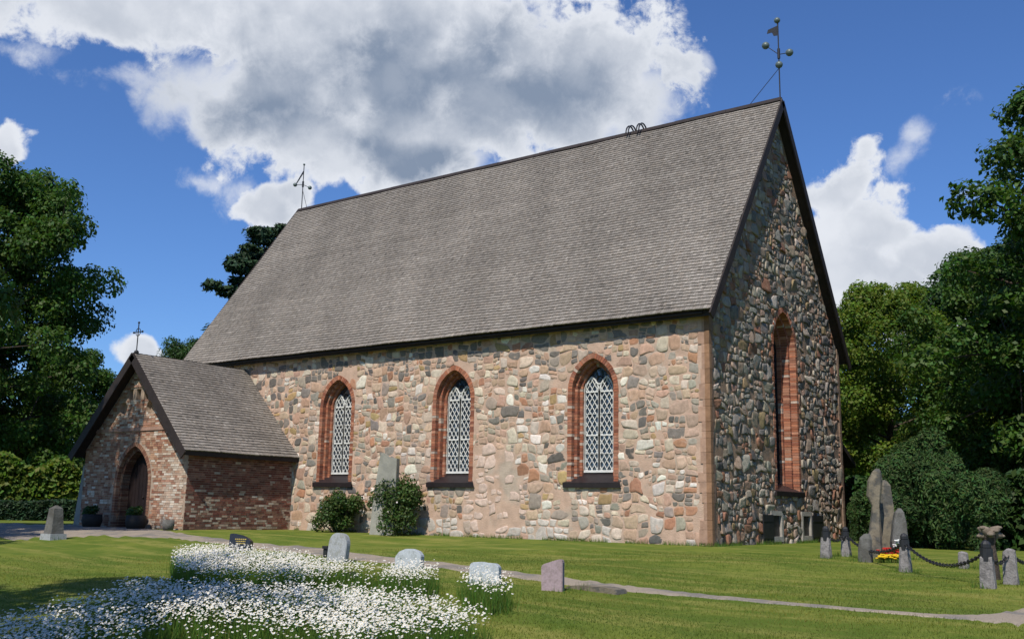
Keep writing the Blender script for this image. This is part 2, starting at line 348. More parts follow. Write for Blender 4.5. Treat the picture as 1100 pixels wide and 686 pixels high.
def parch(a, zs, ref_a, ref_rise, zb, n=10):
    """pointed-arch path for half-width a (concentric with the reference arch); list of (x, z) from lower left over the apex to lower right"""
    Rr = (ref_a**2+ref_rise**2)/(2*ref_a); cx = Rr-ref_a; r = Rr-(ref_a-a)
    t1 = math.acos(max(-1, min(1, cx/r)))                          # angle at the apex
    arc = [(cx-r*math.cos(t1*i/n), zs+r*math.sin(t1*i/n)) for i in range(n+1)]
    left = [(-a, zb)]+arc
    return left+[(-x, z) for x, z in left[::-1][1:]]
def resample(path, step):
    P = np.array(path); d = np.r_[0, np.cumsum(np.linalg.norm(np.diff(P, axis=0), axis=1))]; n = max(2, int(round(d[-1]/step)))
    t = np.linspace(0, d[-1], n+1); return [(np.interp(q, d, P[:, 0]), np.interp(q, d, P[:, 1])) for q in t], n
class Plane:
    def __init__(s, o, U, Nn): s.o = np.array(o, float); s.U = np.array(U, float); s.N = np.array(Nn, float); s.V = np.array((0, 0, 1.))
    def p(s, u, v, d=0.): return s.o+s.U*u+s.V*v+s.N*d
BR = [(.35, .13, .07), (.30, .105, .058), (.39, .16, .09), (.25, .09, .055), (.42, .20, .125), (.33, .145, .09)]
def brickcol(light=0.):
    c = np.array(rnd.choice(BR))*rnd.uniform(.72, 1.18)
    if rnd.random() < .05+light: c = np.array((.46, .36, .29))*rnd.uniform(.8, 1.1)
    return tuple(c)

SW = Plane((0, 0, 0), (1, 0, 0), (0, -1, 0))                       # u = x, out of the wall = -Y
EW = Plane((0, 0, 0), (0, 1, 0), (1, 0, 0))                        # u = y, out = +X
def window(pl, uc, a, zb, zs, rise, name_label=None, step=.10, dep=(.15, .30, .46), fm='white'):
    """returns the outline cut out of the wall; a = half-width of the outer brick edge"""
    ring = .16; ao = a-ring; d_1, d_2, d_3 = dep; GD = d_3-.03
    outline = [(uc+x, z) for x, z in parch(a-.01, zs, a, rise, zb)]
    w = tag(bpy.data.objects.new('window', None), name_label); C.objects.link(w); w.parent = church; w.location = pl.p(uc, zb); w.matrix_parent_inverse = parent_matrix(church).inverted()
    mb = MB(); mo = MB()
    for k, (ai, d0, d1) in enumerate(((ao, -.014, d_1), (ao-step, d_1, d_2), (ao-2*step, d_2, d_3))):
        wid = ring if k == 0 else step+.08
        pi_, n = resample(parch(ai, zs, a, rise, zb), .086)
        P = np.array(parch(ai+wid, zs, a, rise, zb)); dd = np.r_[0, np.cumsum(np.linalg.norm(np.diff(P, axis=0), axis=1))]
        # outer points found along the normal of the inner path
        Pi = np.array(pi_); T = np.gradient(Pi, axis=0); T /= np.linalg.norm(T, axis=1)[:, None]; Nn = np.stack([-T[:, 1], T[:, 0]], 1)
        mid = n/2
        for i in range(n):
            g0, g1 = .07, .93
            q0 = Pi[i]*(1-g0)+Pi[i+1]*g0; q1 = Pi[i]*(1-g1)+Pi[i+1]*g1
            n0 = Nn[i]*(1-g0)+Nn[i+1]*g0; n1 = Nn[i]*(1-g1)+Nn[i+1]*g1
            jo = rnd.uniform(-.006, .006); jd = rnd.uniform(-.008, .004); wj = wid*rnd.uniform(.93, 1.02) if k == 0 else wid
            a4 = [q0+n0*jo, q1+n1*jo, q1+n1*wj, q0+n0*wj]
            vs = [pl.p(uc+x, z, -(d0+jd)) for x, z in a4]+[pl.p(uc+x, z, -d1) for x, z in a4]
            mb.add(vs, [(0, 1, 2, 3), (7, 6, 5, 4), (0, 4, 5, 1), (1, 5, 6, 2), (2, 6, 7, 3), (3, 7, 4, 0)], brickcol())
        off = .007
        for i in range(n):
            a4 = [Pi[i]+Nn[i]*off, Pi[i+1]+Nn[i+1]*off, Pi[i+1]+Nn[i+1]*(wid-.012), Pi[i]+Nn[i]*(wid-.012)]
            vs = [pl.p(uc+x, z, -(d0+.012)) for x, z in a4]+[pl.p(uc+x, z, -d1) for x, z in a4]
            mo.add(vs, [(0, 1, 2, 3), (7, 6, 5, 4), (0, 4, 5, 1), (2, 6, 7, 3)])
    bs = mb.build('brick_surround', 'brick', w)
    mo.build('mortar_joint', 'brick_mortar', w)
    # glass
    ag = ao-2*step; gl = [(uc+x, z) for x, z in parch(ag+.03, zs, a, rise, zb+.30)]
    m = MB(); m.prism(gl, (pl.o, pl.U, pl.V, pl.N), -GD-.01, -GD+.005); m.build('glass', 'glass', w)
    # frame: border, mullion, transoms, lattice, two lights under a round eye
    m = MB(); fr = .055; zlo = zb+.34
    def seg(p, q, wdt, d=None, th=.035):
        d = -GD+.035 if d is None else d; p = np.array(p); q = np.array(q); m.bar(pl.p(uc+p[0], p[1], d), pl.p(uc+q[0], q[1], d), wdt, th, upv=pl.N)
    inner = parch(ag-.02, zs, a, rise, zlo)
    for p, q in zip(inner[:11], inner[1:12]):
        if max(p[1], q[1]) < zs+.45*(inner[11][1]-zs): seg(p, q, fr); seg((-p[0], p[1]), (-q[0], q[1]), fr)
    lw = (ag-.02)/2; rise2 = lw*1.75; zs2 = zs+.02
    la = parch(lw-.02, zs2, lw-.02, rise2, zlo, 8)
    seg((-ag, zlo), (ag, zlo), .07, th=.05); seg((0, zlo), (0, zs2+.1), .06)
    for cx in (-lw, lw):
        for p, q in zip(la[:-1], la[1:]): seg((cx+p[0], p[1]), (cx+q[0], q[1]), .042)
        hh = zs2-zlo
        for fz in (.45, 1.0): seg((cx-lw, zlo+hh*fz), (cx+lw, zlo+hh*fz), .042)
        for fz in (.22, .72): seg((cx-lw, zlo+hh*fz), (cx+lw, zlo+hh*fz), .014)
    # lattice clipped to each light
    poly = np.array(la)
    def clip(p, d):
        t0, t1 = -9., 9.; n = len(poly)
        for i in range(n):
            e = poly[(i+1) % n]-poly[i]; nn = np.array([e[1], -e[0]])   # inside is to the right of a clockwise path
            den = nn@d; num = nn@(p-poly[i])
            if abs(den) < 1e-9:
                if num < 0: return None
                continue
            t = -num/den
            if den > 0: t0 = max(t0, t)
            else: t1 = min(t1, t)
        return (p+d*t0, p+d*t1) if t1-t0 > .05 else None
    dw, dh = lw*2/3, .27
    for sg in (-1, 1):
        d = np.array([sg*dw, dh]); d /= np.linalg.norm(d)
        for k in range(-16, 17):
            c = clip(np.array([k*dw, zlo+.6]), d)
            if c is not None:
                for cx in (-lw, lw): seg(c[0]+[cx, 0], c[1]+[cx, 0], .020, -GD+.032 if sg > 0 else -GD+.026, .02)
    m.build('window_frame', fm, w)
    # the round eye: dark iron ring
    m = MB(); ze = zs2+rise2*.80+.0; re = lw*.42
    m.tube([pl.p(uc+re*math.cos(t), ze+re*math.sin(t), -GD+.03) for t in np.linspace(0, 2*math.pi, 19)], .02, 6, cap=False); m.build('round_eye', 'iron', w)
    m = MB(); m.tube([pl.p(uc+re*1.25*math.cos(t), ze+re*1.25*math.sin(t), -GD+.04) for t in np.linspace(math.pi*.98, 2.02*math.pi, 12)], .026, 6); m.build('tracery', fm, w)
    # sloping sheet-metal sill
    m = MB(); sw = a+.10
    pr = [(-.04, zb-.16), (.09, zb-.16), (.10, zb-.01), (-d_2, zb+.20), (-GD-.02, zb+.31), (-GD-.02, zb-.16)]
    half = [sw, sw, sw, ao-step, ao-2*step, ao-2*step]
    vs = [pl.p(uc-h, z, d) for (d, z), h in zip(pr, half)]+[pl.p(uc+h, z, d) for (d, z), h in zip(pr, half)]
    m.add(vs, [tuple(range(6))[::-1], tuple(range(6, 12))]+[(i, (i+1) % 6, 6+(i+1) % 6, 6+i) for i in range(6)])
    m.build('window_sill', 'sill', w)
    return outline
cutS = [window(SW, u, .90, 1.72, 4.45, 1.17) for u in (-3.80, -9.24, -14.72)]
cutE = [window(EW, 5.80, 1.12, 1.62, 6.25, 1.40, 'tall narrow window in the gable wall', .12, (.2, .42, .64), 'iron')]

# base openings in the gable wall with their open iron shutters
vents = [(4.30, 5.02, .22, .86), (6.92, 7.60, .22, .86)]
ventcut = [[(a, b), (c, b), (c, d), (a, d)] for a, c, b, d in vents]
for (a, c, b, d), (s0, s1) in zip(vents, ((3.46, 4.26), (7.66, 8.72))):
    v = tag(bpy.data.objects.new('cellar_opening', None)); C.objects.link(v); v.parent = church; v.matrix_parent_inverse = parent_matrix(church).inverted()
    m = MB(); t = .13
    for (u0, u1, z0, z1) in ((a-t, a, b-.16, d+.14), (c, c+t, b-.16, d+.14), (a, c, d, d+.14), (a, c, b-.16, b)):
        m.aabb((-.3, u0, z0), (.05, u1, z1))
    m.build('opening_frame', 'plaster', v)
    m = MB(); m.aabb((-.12, a, b), (-.03, c, d)); m.build('shade_panel', 'iron', v)  # solid dark panel stands in for the shade inside the opening
    m = MB(); m.aabb((.056, s0, .03), (.085, s1, .88))
    for zz in (.2, .7): m.aabb((.085, s0+.03, zz-.025), (.097, s1-.03, zz+.025))
    m.build('shutter', 'lead', v)

# ---- fieldstone facing
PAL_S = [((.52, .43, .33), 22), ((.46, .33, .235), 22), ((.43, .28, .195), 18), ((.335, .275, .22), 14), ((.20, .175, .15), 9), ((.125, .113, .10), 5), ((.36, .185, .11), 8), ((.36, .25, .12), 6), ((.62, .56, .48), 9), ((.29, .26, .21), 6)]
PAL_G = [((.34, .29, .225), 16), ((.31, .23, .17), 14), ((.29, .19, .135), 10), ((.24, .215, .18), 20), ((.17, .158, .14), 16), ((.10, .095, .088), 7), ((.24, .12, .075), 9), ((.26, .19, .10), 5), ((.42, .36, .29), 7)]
def pick(pal, rr):
    t = rr.random()*sum(w for _, w in pal)
    for c, w in pal:
        t -= w
        if t <= 0: break
    return tuple(np.array(c)*(1.03 if pal is PAL_G else 1.04)*rr.uniform(.82, 1.15)*np.array([rr.uniform(.96, 1.04) for _ in range(3)]))
def inpoly(p, poly):
    x, y = p; r = False; n = len(poly)
    for i in range(n):
        (x0, y0), (x1, y1) = poly[i], poly[i-1]
        if (y0 > y) != (y1 > y) and x < (x1-x0)*(y-y0)/(y1-y0)+x0: r = not r
    return r
def dist_poly(p, poly):
    P = np.array(poly); A = P; B = np.roll(P, -1, 0); d = B-A; t = np.clip(((np.array(p)-A)*d).sum(1)/((d*d).sum(1)+1e-9), 0, 1)
    return np.min(np.linalg.norm(np.array(p)-(A+d*t[:, None]), axis=1))
def stonework(pl, region, cuts, seed, med, gap, h, pal, name, parent, mtl, rim=.8, big_base=False):
    """random rubble: warped, uneven subdivision of the wall, every cell one stone bedded in the mortar"""
    rr = random.Random(seed); cells = []
    us = [p[0] for p in region]; zs = [p[1] for p in region]
    def target(z):
        k = 1.9 if big_base and z < .7 else 1.
        return min(.30, max(.014, k*math.exp(rr.gauss(math.log(med), .9))))
    def split(a, b, c, d):
        w, hh = c-a, d-b
        if w*hh < target((b+d)/2) and w < 2.6*hh and hh < 1.5*w or w < .12 or hh < .09: cells.append((a, b, c, d)); return
        t = rr.uniform(.34, .66)
        if w > hh*rr.uniform(.95, 1.7): m = a+w*t; split(a, b, m, d); split(m, b, c, d)
        else: m = b+hh*t; split(a, b, c, m); split(a, m, c, d)
    split(min(us)-.3, min(zs)-.2, max(us)+.3, max(zs)+.2)
    f = [(rr.uniform(2., 9.), rr.uniform(2., 9.), rr.uniform(0, 6), rr.uniform(0, 6)) for _ in range(6)]
    def warp(u, z):
        du = sum(math.sin(a*z*.8+b*u*.45+c)*.55/(a+1.) for a, b, c, d in f); dz = sum(math.sin(b*u*.8+a*z*.45+d)*.5/(b+1.) for a, b, c, d in f)
        return np.array((u+du*.24, z+dz*.24))
    mb = MB()
    for a, b, c_, d_ in cells:
        n = []
        for (p, q) in (((a, b), (c_, b)), ((c_, b), (c_, d_)), ((c_, d_), (a, d_)), ((a, d_), (a, b))):
            for t in (0, .5): n.append(warp(p[0]+(q[0]-p[0])*t, p[1]+(q[1]-p[1])*t))
        P = np.array(n); c = P.mean(0); sz = math.sqrt((c_-a)*(d_-b))
        if not inpoly(c, region) or any(inpoly(c, q) for q in cuts): continue
        if rr.random() < .05: continue
        rp = math.hypot((c[0]+7.45)/1.05, (c[1]-1.35)/1.3) if big_base else 9.
        if rp < 1. and rr.random() < .62: continue                    # an old repair, mostly mortar                              # a bed of plain mortar
        P = P+np.array([[rr.gauss(0, .055), rr.gauss(0, .055)] for _ in P])*sz
        for k in (0, 2, 4, 6):                                      # knocked-off corners
            if rr.random() < .5: P[k] = P[k]+(c-P[k])*rr.uniform(.05, .30)
        sh = 1-(gap*rr.uniform(.7, 1.7))/max(.05, sz)*1.4; P = c+(P-c)*max(.45, sh)*rr.uniform(.93, 1.)
        an = rr.gauss(0, .07); ca, sa = math.cos(an), math.sin(an); P = c+(P-c)@np.array(((ca, sa), (-sa, ca)))
        Q = np.roll(P, -1, 0); P = np.stack([P*.86+Q*.14, P*.14+Q*.86], 1).reshape(-1, 2)
        for q in cuts+[None]:
            if q is None or dist_poly(c, q) < sz*2:
                for e in range(len(P)):
                    k = 0
                    while (inpoly(P[e], q) if q else not inpoly(P[e], region)) and k < 12: P[e] = c+(P[e]-c)*.86; k += 1
        if np.ptp(P[:, 0]) < .045 or np.ptp(P[:, 1]) < .04: continue
        hh = h*rr.uniform(.45, 1.3)*min(1.3, .6+sz*1.3); tx, tz = rr.uniform(-.2, .2)*rim, rr.uniform(-.2, .2)*rim
        vs = []; n = len(P)
        for s_, dd in ((1.0, -.02), (.985, hh*.7), (.945, hh), (.5, hh*1.02)):
            for e in range(n):
                o = (P[e]-c)*s_; vs.append(pl.p(c[0]+o[0], c[1]+o[1], dd+(o[0]*tx+o[1]*tz if dd > 0 else 0)+(rr.uniform(-.006, .006)*rim if dd > 0 else 0)))
        vs.append(pl.p(c[0], c[1], hh*1.02))
        fs = [(r_*n+e, r_*n+(e+1) % n, (r_+1)*n+(e+1) % n, (r_+1)*n+e) for r_ in range(3) for e in range(n)]+[(3*n+e, 3*n+(e+1) % n, 4*n) for e in range(n)]
        col = pick(pal, rr)
        if big_base and c[1] < .55 and rr.random() < .5: col = tuple(np.array((.52, .46, .40))*rr.uniform(.85, 1.1))
        if rp < 1.15: col = tuple(np.array((.56, .42, .34))*rr.uniform(.9, 1.08))
        if big_base and c[1] > 5.3 and rr.random() < .25: col = tuple(np.array((.17, .15, .13))*rr.uniform(.8, 1.2))
        mb.add(vs, fs, col)
    return mb.build(name, mtl, parent, smooth=True)

def wall_with_holes(pl, region, holes, name, m, d=0.):
    polys = [[Vector((a, b, 0)) for a, b in region]]+[[Vector((a, b, 0)) for a, b in h] for h in holes]
    tri = tessellate_polygon(polys); flat = [p for q in polys for p in q]
    mb = MB(); mb.add([pl.p(p.x, p.y, d) for p in flat], [tuple(t) for t in tri]); return mb.build(name, m, church)
regS = [(-L, -.6), (0, -.6), (0, HW), (-L, HW)]
regE = [(0, -.6), (WD, -.6), (WD, HW), (RY, HR-.16), (0, HW)]
QW = .42
south = wall_with_holes(SW, regS, cutS, 'south_wall', 'mortar')
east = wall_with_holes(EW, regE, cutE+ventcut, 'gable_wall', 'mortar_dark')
patch = [(-8.35, .25), (-6.75, .35), (-6.5, 1.4), (-6.8, 2.3), (-7.6, 2.5), (-8.1, 1.9)]
stonework(SW, [(-L, -.1), (-.30, -.1), (-.30, HW), (-L, HW)], cutS, 11, .105, .012, .014, PAL_S, 'fieldstone', south, 'stone', .4, True)
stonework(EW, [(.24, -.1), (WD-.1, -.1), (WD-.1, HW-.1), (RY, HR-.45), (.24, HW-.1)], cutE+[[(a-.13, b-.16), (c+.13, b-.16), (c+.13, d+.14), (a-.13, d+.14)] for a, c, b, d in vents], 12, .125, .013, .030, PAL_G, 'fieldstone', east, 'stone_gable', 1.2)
mb = MB()                                                          # the unseen sides of the nave
mb.add([(-L, 0, -.6), (-L, WD, -.6), (-L, WD, HW), (-L, RY, HR-.16), (-L, 0, HW)], [(0, 1, 2, 3, 4)]); mb.build('west_wall', 'mortar', church)
mb = MB(); mb.add([(-L, WD, -.6), (0, WD, -.6), (0, WD, HW), (-L, WD, HW)], [(0, 1, 2, 3)]); mb.build('north_wall', 'mortar', church)
# corner quoins: pink dressed blocks with an ochre edge roll
mb = MB(); z = -.3; k = 0
while z < HW:
    hgt = rnd.uniform(.16, .5); z2 = min(z+hgt, HW); a = rnd.uniform(.17, .36); b = rnd.uniform(.16, .30)
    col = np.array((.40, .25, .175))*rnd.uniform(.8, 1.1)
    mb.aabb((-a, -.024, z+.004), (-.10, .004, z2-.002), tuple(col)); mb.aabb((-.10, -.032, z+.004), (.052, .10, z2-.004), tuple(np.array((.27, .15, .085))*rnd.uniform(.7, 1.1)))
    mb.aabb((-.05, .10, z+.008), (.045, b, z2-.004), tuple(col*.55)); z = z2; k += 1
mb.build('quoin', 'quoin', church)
mb = MB(); z = -.3
while z < HW:
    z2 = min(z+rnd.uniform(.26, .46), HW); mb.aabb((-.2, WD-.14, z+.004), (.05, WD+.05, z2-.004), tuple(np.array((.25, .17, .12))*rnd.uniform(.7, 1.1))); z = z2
mb.build('quoin', 'quoin', church)
# ---- shingle roofs
SH = [(.226, .199, .170), (.212, .187, .161), (.242, .215, .186), (.194, .170, .146), (.220, .189, .158)]
def shingles(o, U, V, nU, nV, expo, name, parent, wlo=.06, whi=.115, inside=None):
    o = np.array(o, float); U = np.array(U, float); V = np.array(V, float); Nn = np.cross(U, V); mb = MB()
    rows = int(math.ceil(nV/expo)); st = 0.
    for j in range(rows):
        v0 = j*expo; u = -rnd.uniform(0, .1); rowk = rnd.uniform(.92, 1.08)
        while u < nU:
            w = rnd.uniform(wlo, whi); a, b = max(0, u+.003), min(nU, u+w-.003); u += w
            if b-a < .02: continue
            if inside and not inside((a+b)/2, v0): continue
            vb = v0-rnd.uniform(-.004, .012)-(.03 if j == 0 else 0); vt = min(v0+expo*1.6, nV+.02); th = rnd.uniform(.034, .046); lift = .042+rnd.uniform(0, .008)
            st_ = 1+.10*math.sin((u+.35*v0)*.8+2*math.sin(v0*.6))*math.sin(u*.31+1.)+.05*math.sin(u*2.7+v0)
            c = tuple(np.array(rnd.choice(SH))*(rnd.uniform(.86, 1.12) if rnd.random() > .05 else rnd.uniform(.6, 1.35))*rowk*st_)
            p = lambda x, y, h: o+U*x+V*y+Nn*(h+.022*math.sin(x*.55+1)*math.sin(y*.62)+.010*math.sin(x*1.7+y*.9))
            mb.add([p(a, vb, lift), p(b, vb, lift), p(b, vt, .004), p(a, vt, .004), p(a, vb, lift-th), p(b, vb, lift-th)], [(0, 1, 2, 3), (4, 5, 1, 0), (4, 0, 3), (5, 2, 1)], c)
    return mb.build(name, 'shingle', parent, recalc=False)
nrm = math.hypot(RY+OV, HR-HE); Vs = ((0, (RY+OV)/nrm, (HR-HE)/nrm)); Vn = ((0, -(RY+OV)/nrm, (HR-HE)/nrm))
roof = MB(); th = .14
for sgn, yo in ((1, -OV), (-1, WD+OV)):
    yi = yo+.11*sgn; zi = HE+.11*SLOPE; a = np.array((-L-OX, yi, zi)); b = np.array((OX, yi, zi)); c = np.array((OX, RY, HR)); d = np.array((-L-OX, RY, HR)); dn = np.array((0, 0, -th*1.6))
    roof.add([a, b, c, d, a+dn, b+dn, c+dn, d+dn], [(0, 1, 2, 3), (7, 6, 5, 4), (0, 4, 5, 1), (1, 5, 6, 2), (3, 2, 6, 7), (0, 3, 7, 4)])
roof = roof.build('roof', 'dark_wood', church)
shingles((-L-OX, -OV, HE+.012), (1, 0, 0), Vs, L+2*OX, nrm, .138, 'shingle_cover', roof)
shingles((OX, WD+OV, HE+.012), (-1, 0, 0), Vn, L+2*OX, nrm, .30, 'shingle_cover', roof, .3, .5)
for sgn, yo in ((1, -OV), (-1, WD+OV)):                              # bargeboards on both gables
    for x in (OX, -L-OX-.05):
        mb = MB(); a = np.array((x+.026, yo, HE-.11)); b = np.array((x+.026, RY-.0*sgn, HR-.11)); mb.bar(a-(b-a)*.012, b, .05, .27, upv=(1, 0, 0)) if False else None
        dvec = (b-a)/np.linalg.norm(b-a); nv = np.cross((1, 0, 0), dvec); nv = nv if nv[2] > 0 else -nv
        p0, p1 = a-dvec*.12, b+dvec*.02; q = []
        for p in (p0, p1):
            for dx in (-.025, .025):
                for h in (-.15, .11): q.append(p+np.array((dx, 0, 0))+nv*h)
        mb.add(q, [(0, 1, 3, 2), (4, 6, 7, 5), (0, 4, 5, 1), (2, 3, 7, 6), (1, 5, 7, 3), (0, 2, 6, 4)]); mb.build('bargeboard', 'dark_wood', roof)
mb = MB(); mb.aabb((-L-OX+.01, -OV+.13, HE-.17), (OX-.01, -OV+.17, HE+.10)); mb.aabb((-L, -OV+.04, HE-.10), (0, .06, HE-.06)); mb.build('eave_board', 'dark_wood', roof)
mb = MB()
for s in (-1, 1):
    v = np.array((0, s*(RY+OV)/nrm, -(HR-HE)/nrm)); n_ = np.array((0, s*(HR-HE)/nrm, (RY+OV)/nrm)); o = np.array((0, RY, HR+.03))
    for i in range(12):
        x0 = -L-OX+i*(L+2*OX)/12; x1 = -L-OX+(i+1)*(L+2*OX)/12-.01; jj = rnd.uniform(0, .012); c = o+v*.08+n_*(.04+jj); c[0] = (x0+x1)/2
        mb.box(c, (x1-x0)/2, .10, .014, ax=((1, 0, 0), v, n_))
mb.build('ridge_board', 'dark_wood', roof)
# two iron ladder hooks over the ridge
for px in (677, 688):
    t = None
    for x in np.arange(-20, 0, .02):
        if proj((x, RY, HR))[0] >= px: t = x; break
    mb = MB(); mb.tube([(t, RY-.34*math.cos(a), HR-.12+.42*math.sin(a)+.0) for a in np.linspace(.15, math.pi-.15, 13)], .028, 6)
    mb.tube([(t+.10, RY-.34*math.cos(a), HR-.12+.42*math.sin(a)+.0) for a in np.linspace(.15, math.pi-.15, 13)], .028, 6); mb.build('ladder_hook', 'iron', roof)

# ---- rods with metal balls at both ends of the ridge
def rod(x, h, balls, flag, stay):
    r = MB(); b = np.array((x, RY, HR)); r.tube([b, b+(0, 0, h)], .022, 8); r.tube([b+(0, 0, h*.50), b+(0, 0, h*.62)], .05, 8)
    for (dx, dz, rad) in balls:
        if abs(dx) > .01: r.tube([b+(0, 0, h*.55), b+(dx, 0, dz)], .014, 6)
    o = r.build('weather_rod', 'iron', church)
    for (dx, dz, rad) in balls:
        m = MB(); m.ball(b+(dx, 0, dz), rad, 14, squash=.95); m.build('metal_ball', 'ball_metal', o, smooth=True)
    m = MB(); m.prism(flag, (b, (1, 0, 0), (0, 0, 1), (0, 1, 0)), -.008, .008); m.build('vane', 'iron', o)
    m = MB(); m.tube([b+(0, 0, stay[1]), b+(stay[0], 0, .02)], .012, 6); m.build('stay', 'iron', o)
rod(OX-.06, 3.0, [(-.02, 2.92, .11), (-.46, 2.10, .135), (.38, 1.62, .135), (0, 1.27, .13)], [(-.03, 2.72), (-.03, 2.36), (-.16, 2.38), (-.22, 2.52), (-.40, 2.52), (-.36, 2.66)], (-1.15, 1.15))
rod(-L-.1, 2.3, [(0, 2.28, .055), (-.56, 1.36, .10), (.50, 1.02, .10)], [(-.01, 1.95), (-.05, 1.95), (-.50, 1.42), (-.44, 1.40), (-.03, 1.82)], (.38, 1.0))

# ---- brick porch in front of the south wall
PX0, PX1, PY, PR, PE = -23.10, -16.90, -4.65, 6.12, 2.62
PC = (PX0+PX1)/2; POV = .28; PF = .42
pslope = (PR-PE)/(PC-PX0+POV)
PW = Plane((0, PY, 0), (1, 0, 0), (0, -1, 0)); PEa = Plane((PX1, 0, 0), (0, 1, 0), (1, 0, 0))
ptop = PE+POV*pslope-.06
DC, DA, DZ, DRISE = -20.0, .80, 1.55, 1.15
doorcut = [(DC+x, z) for x, z in parch(DA+.16, DZ, DA+.16, DRISE+.2, -.5)]
preg = [(PX0, -.5), (PX1, -.5), (PX1, ptop), (PC, PR-.12), (PX0, ptop)]
niches = [[(cx+.24*math.cos(t), 4.22+.24*math.sin(t)) for t in np.linspace(0, 2*math.pi, 14, endpoint=False)] for cx in (-20.95, -19.3)]
niches += [[(cx-.13, 4.48), (cx+.13, 4.48), (cx+.13, 4.92), (cx-.13, 4.92)] for cx in (-20.55, -20.08, -19.62)]
def front_with_holes():
    polys = [[Vector((a, b, 0)) for a, b in preg]]+[[Vector((a, b, 0)) for a, b in h] for h in [doorcut[::-1]]+niches]
    tri = tessellate_polygon(polys); flat = [p for q in polys for p in q]
    m = MB(); m.add([PW.p(p.x, p.y, 0) for p in flat], [tuple(t) for t in tri])
    m.add([(PX1, PY, -.5), (PX1, 0, -.5), (PX1, 0, ptop), (PX1, PY, ptop)], [(0, 1, 2, 3)]); m.add([(PX0, PY, -.5), (PX0, 0, -.5), (PX0, 0, ptop), (PX0, PY, ptop)], [(0, 1, 2, 3)])
    for h, dep in [(doorcut, .5)]+[(q, .16) for q in niches]:
        n = len(h); m.add([PW.p(*q, 0) for q in h]+[PW.p(*q, -dep) for q in h], [(i, (i+1) % n, n+(i+1) % n, n+i) for i in range(n)]+[tuple(range(n, 2*n))])
    return m.build('porch', 'brick_mortar', church)
porch = front_with_holes()
WARM = [(.36, .19, .115), (.30, .14, .085), (.40, .235, .145), (.27, .12, .075), (.42, .27, .18), (.33, .165, .10)]
WASH = [(.54, .44, .34), (.48, .36, .27), (.58, .50, .41), (.40, .25, .17), (.34, .18, .12), (.47, .34, .25)]
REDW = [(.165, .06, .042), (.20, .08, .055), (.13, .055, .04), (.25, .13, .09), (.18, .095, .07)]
def brickface(pl, region, cuts, pal, name, rnd_tone=None):
    us = [p[0] for p in region]; zs = [p[1] for p in region]; mb = MB(); z = min(zs); j = 0; ch = .077
    while z < max(zs):
        u = min(us)-rnd.uniform(0, .28); j += 1
        while u < max(us):
            w = .24 if rnd.random() < .7 else .12; a, b = max(min(us), u+.006), min(max(us), u+w-.006); u += w
            if b-a < .03: continue
            c = ((a+b)/2, z+ch/2)
            if not inpoly(c, region) or not inpoly((a, z+ch), region) or not inpoly((b, z+ch), region) or any(inpoly((x, c[1]), q) for q in cuts for x in (a, c[0], b)): continue
            col = np.array(rnd_tone(*c) if rnd_tone else rnd.choice(pal))*rnd.uniform(.8, 1.15); h = rnd.uniform(.006, .018)
            mb.prism([(a, z+.006), (b, z+.006), (b, z+ch-.006), (a, z+ch-.006)], (pl.o, pl.U, pl.V, pl.N), -.01, h, tuple(col))
        z += ch
    return mb.build(name, 'limewash', porch)
def sun_wash_front(u, z):                                              # limewashed bricks, with more pale ones painted where sun falls, right and above
    k = .85*sstep(1.2, 2.2, u-DC)*(1-sstep(2.0, 3.4, z))+.45*sstep(3.2, 3.7, z)+.10
    return rnd.choice(WASH) if rnd.random() < k+.15 else rnd.choice(WARM)
def shade_wash_side(u, z):  # pale lit bricks low, darker reds above painting the eave shade
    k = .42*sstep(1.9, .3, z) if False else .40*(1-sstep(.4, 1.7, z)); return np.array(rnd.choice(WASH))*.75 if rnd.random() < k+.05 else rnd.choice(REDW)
archo = [(DC+x, z) for x, z in parch(DA+.30, DZ, DA+.30, DRISE+.36, -.5)]
brickface(PW, preg, [archo]+niches, None, 'brick_face', sun_wash_front)
brickface(PEa, [(PY, -.5), (0, -.5), (0, ptop), (PY, ptop)], [], None, 'brick_face', shade_wash_side)
mb = MB()                                                          # door arch of two brick orders
for ai, d0, d1, wid in ((DA+.15, -.02, .14, .15), (DA, .12, .5, .15)):
    Pi, n = resample(parch(ai, DZ, DA, DRISE, 0), .098); Pi = np.array(Pi); T = np.gradient(Pi, axis=0); T /= np.linalg.norm(T, axis=1)[:, None]; Nn = np.stack([-T[:, 1], T[:, 0]], 1)
    for i in range(n):
        q0 = Pi[i]*.93+Pi[i+1]*.07; q1 = Pi[i]*.07+Pi[i+1]*.93; a4 = [q0, q1, q1+Nn[i+1]*wid, q0+Nn[i]*wid]
        vs = [PW.p(DC+x, zz, -d0) for x, zz in a4]+[PW.p(DC+x, zz, -d1) for x, zz in a4]
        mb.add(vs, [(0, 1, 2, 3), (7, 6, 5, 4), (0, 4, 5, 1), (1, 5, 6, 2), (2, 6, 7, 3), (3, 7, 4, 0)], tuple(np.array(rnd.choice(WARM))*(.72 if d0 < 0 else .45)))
mb.build('door_arch', 'brick', porch)
mb = MB(); inner = parch(DA-.005, DZ, DA, DRISE, 0); mb.prism([(DC+x, z) for x, z in inner], (PW.o, PW.U, PW.V, PW.N), -.47, -.42)
for i in range(-4, 5): mb.aabb((DC+i*.2-.006, PY+.41, 0), (DC+i*.2+.006, PY+.42, 2.3+.0*i))
mb.ball((DC+.12, PY+.40, 1.05), .04); mb.build('door', 'door_wood', porch)
mb = MB(); mb.aabb((PX0+.35, PY-.05, 3.38), (PX1-.6, PY+.01, 3.50), (.36, .22, .16)); mb.aabb((DC-.75, PY-.045, 4.96), (DC+.55, PY+.01, 5.04), (.36, .22, .16)); mb.build('string_course', 'limewash', porch)
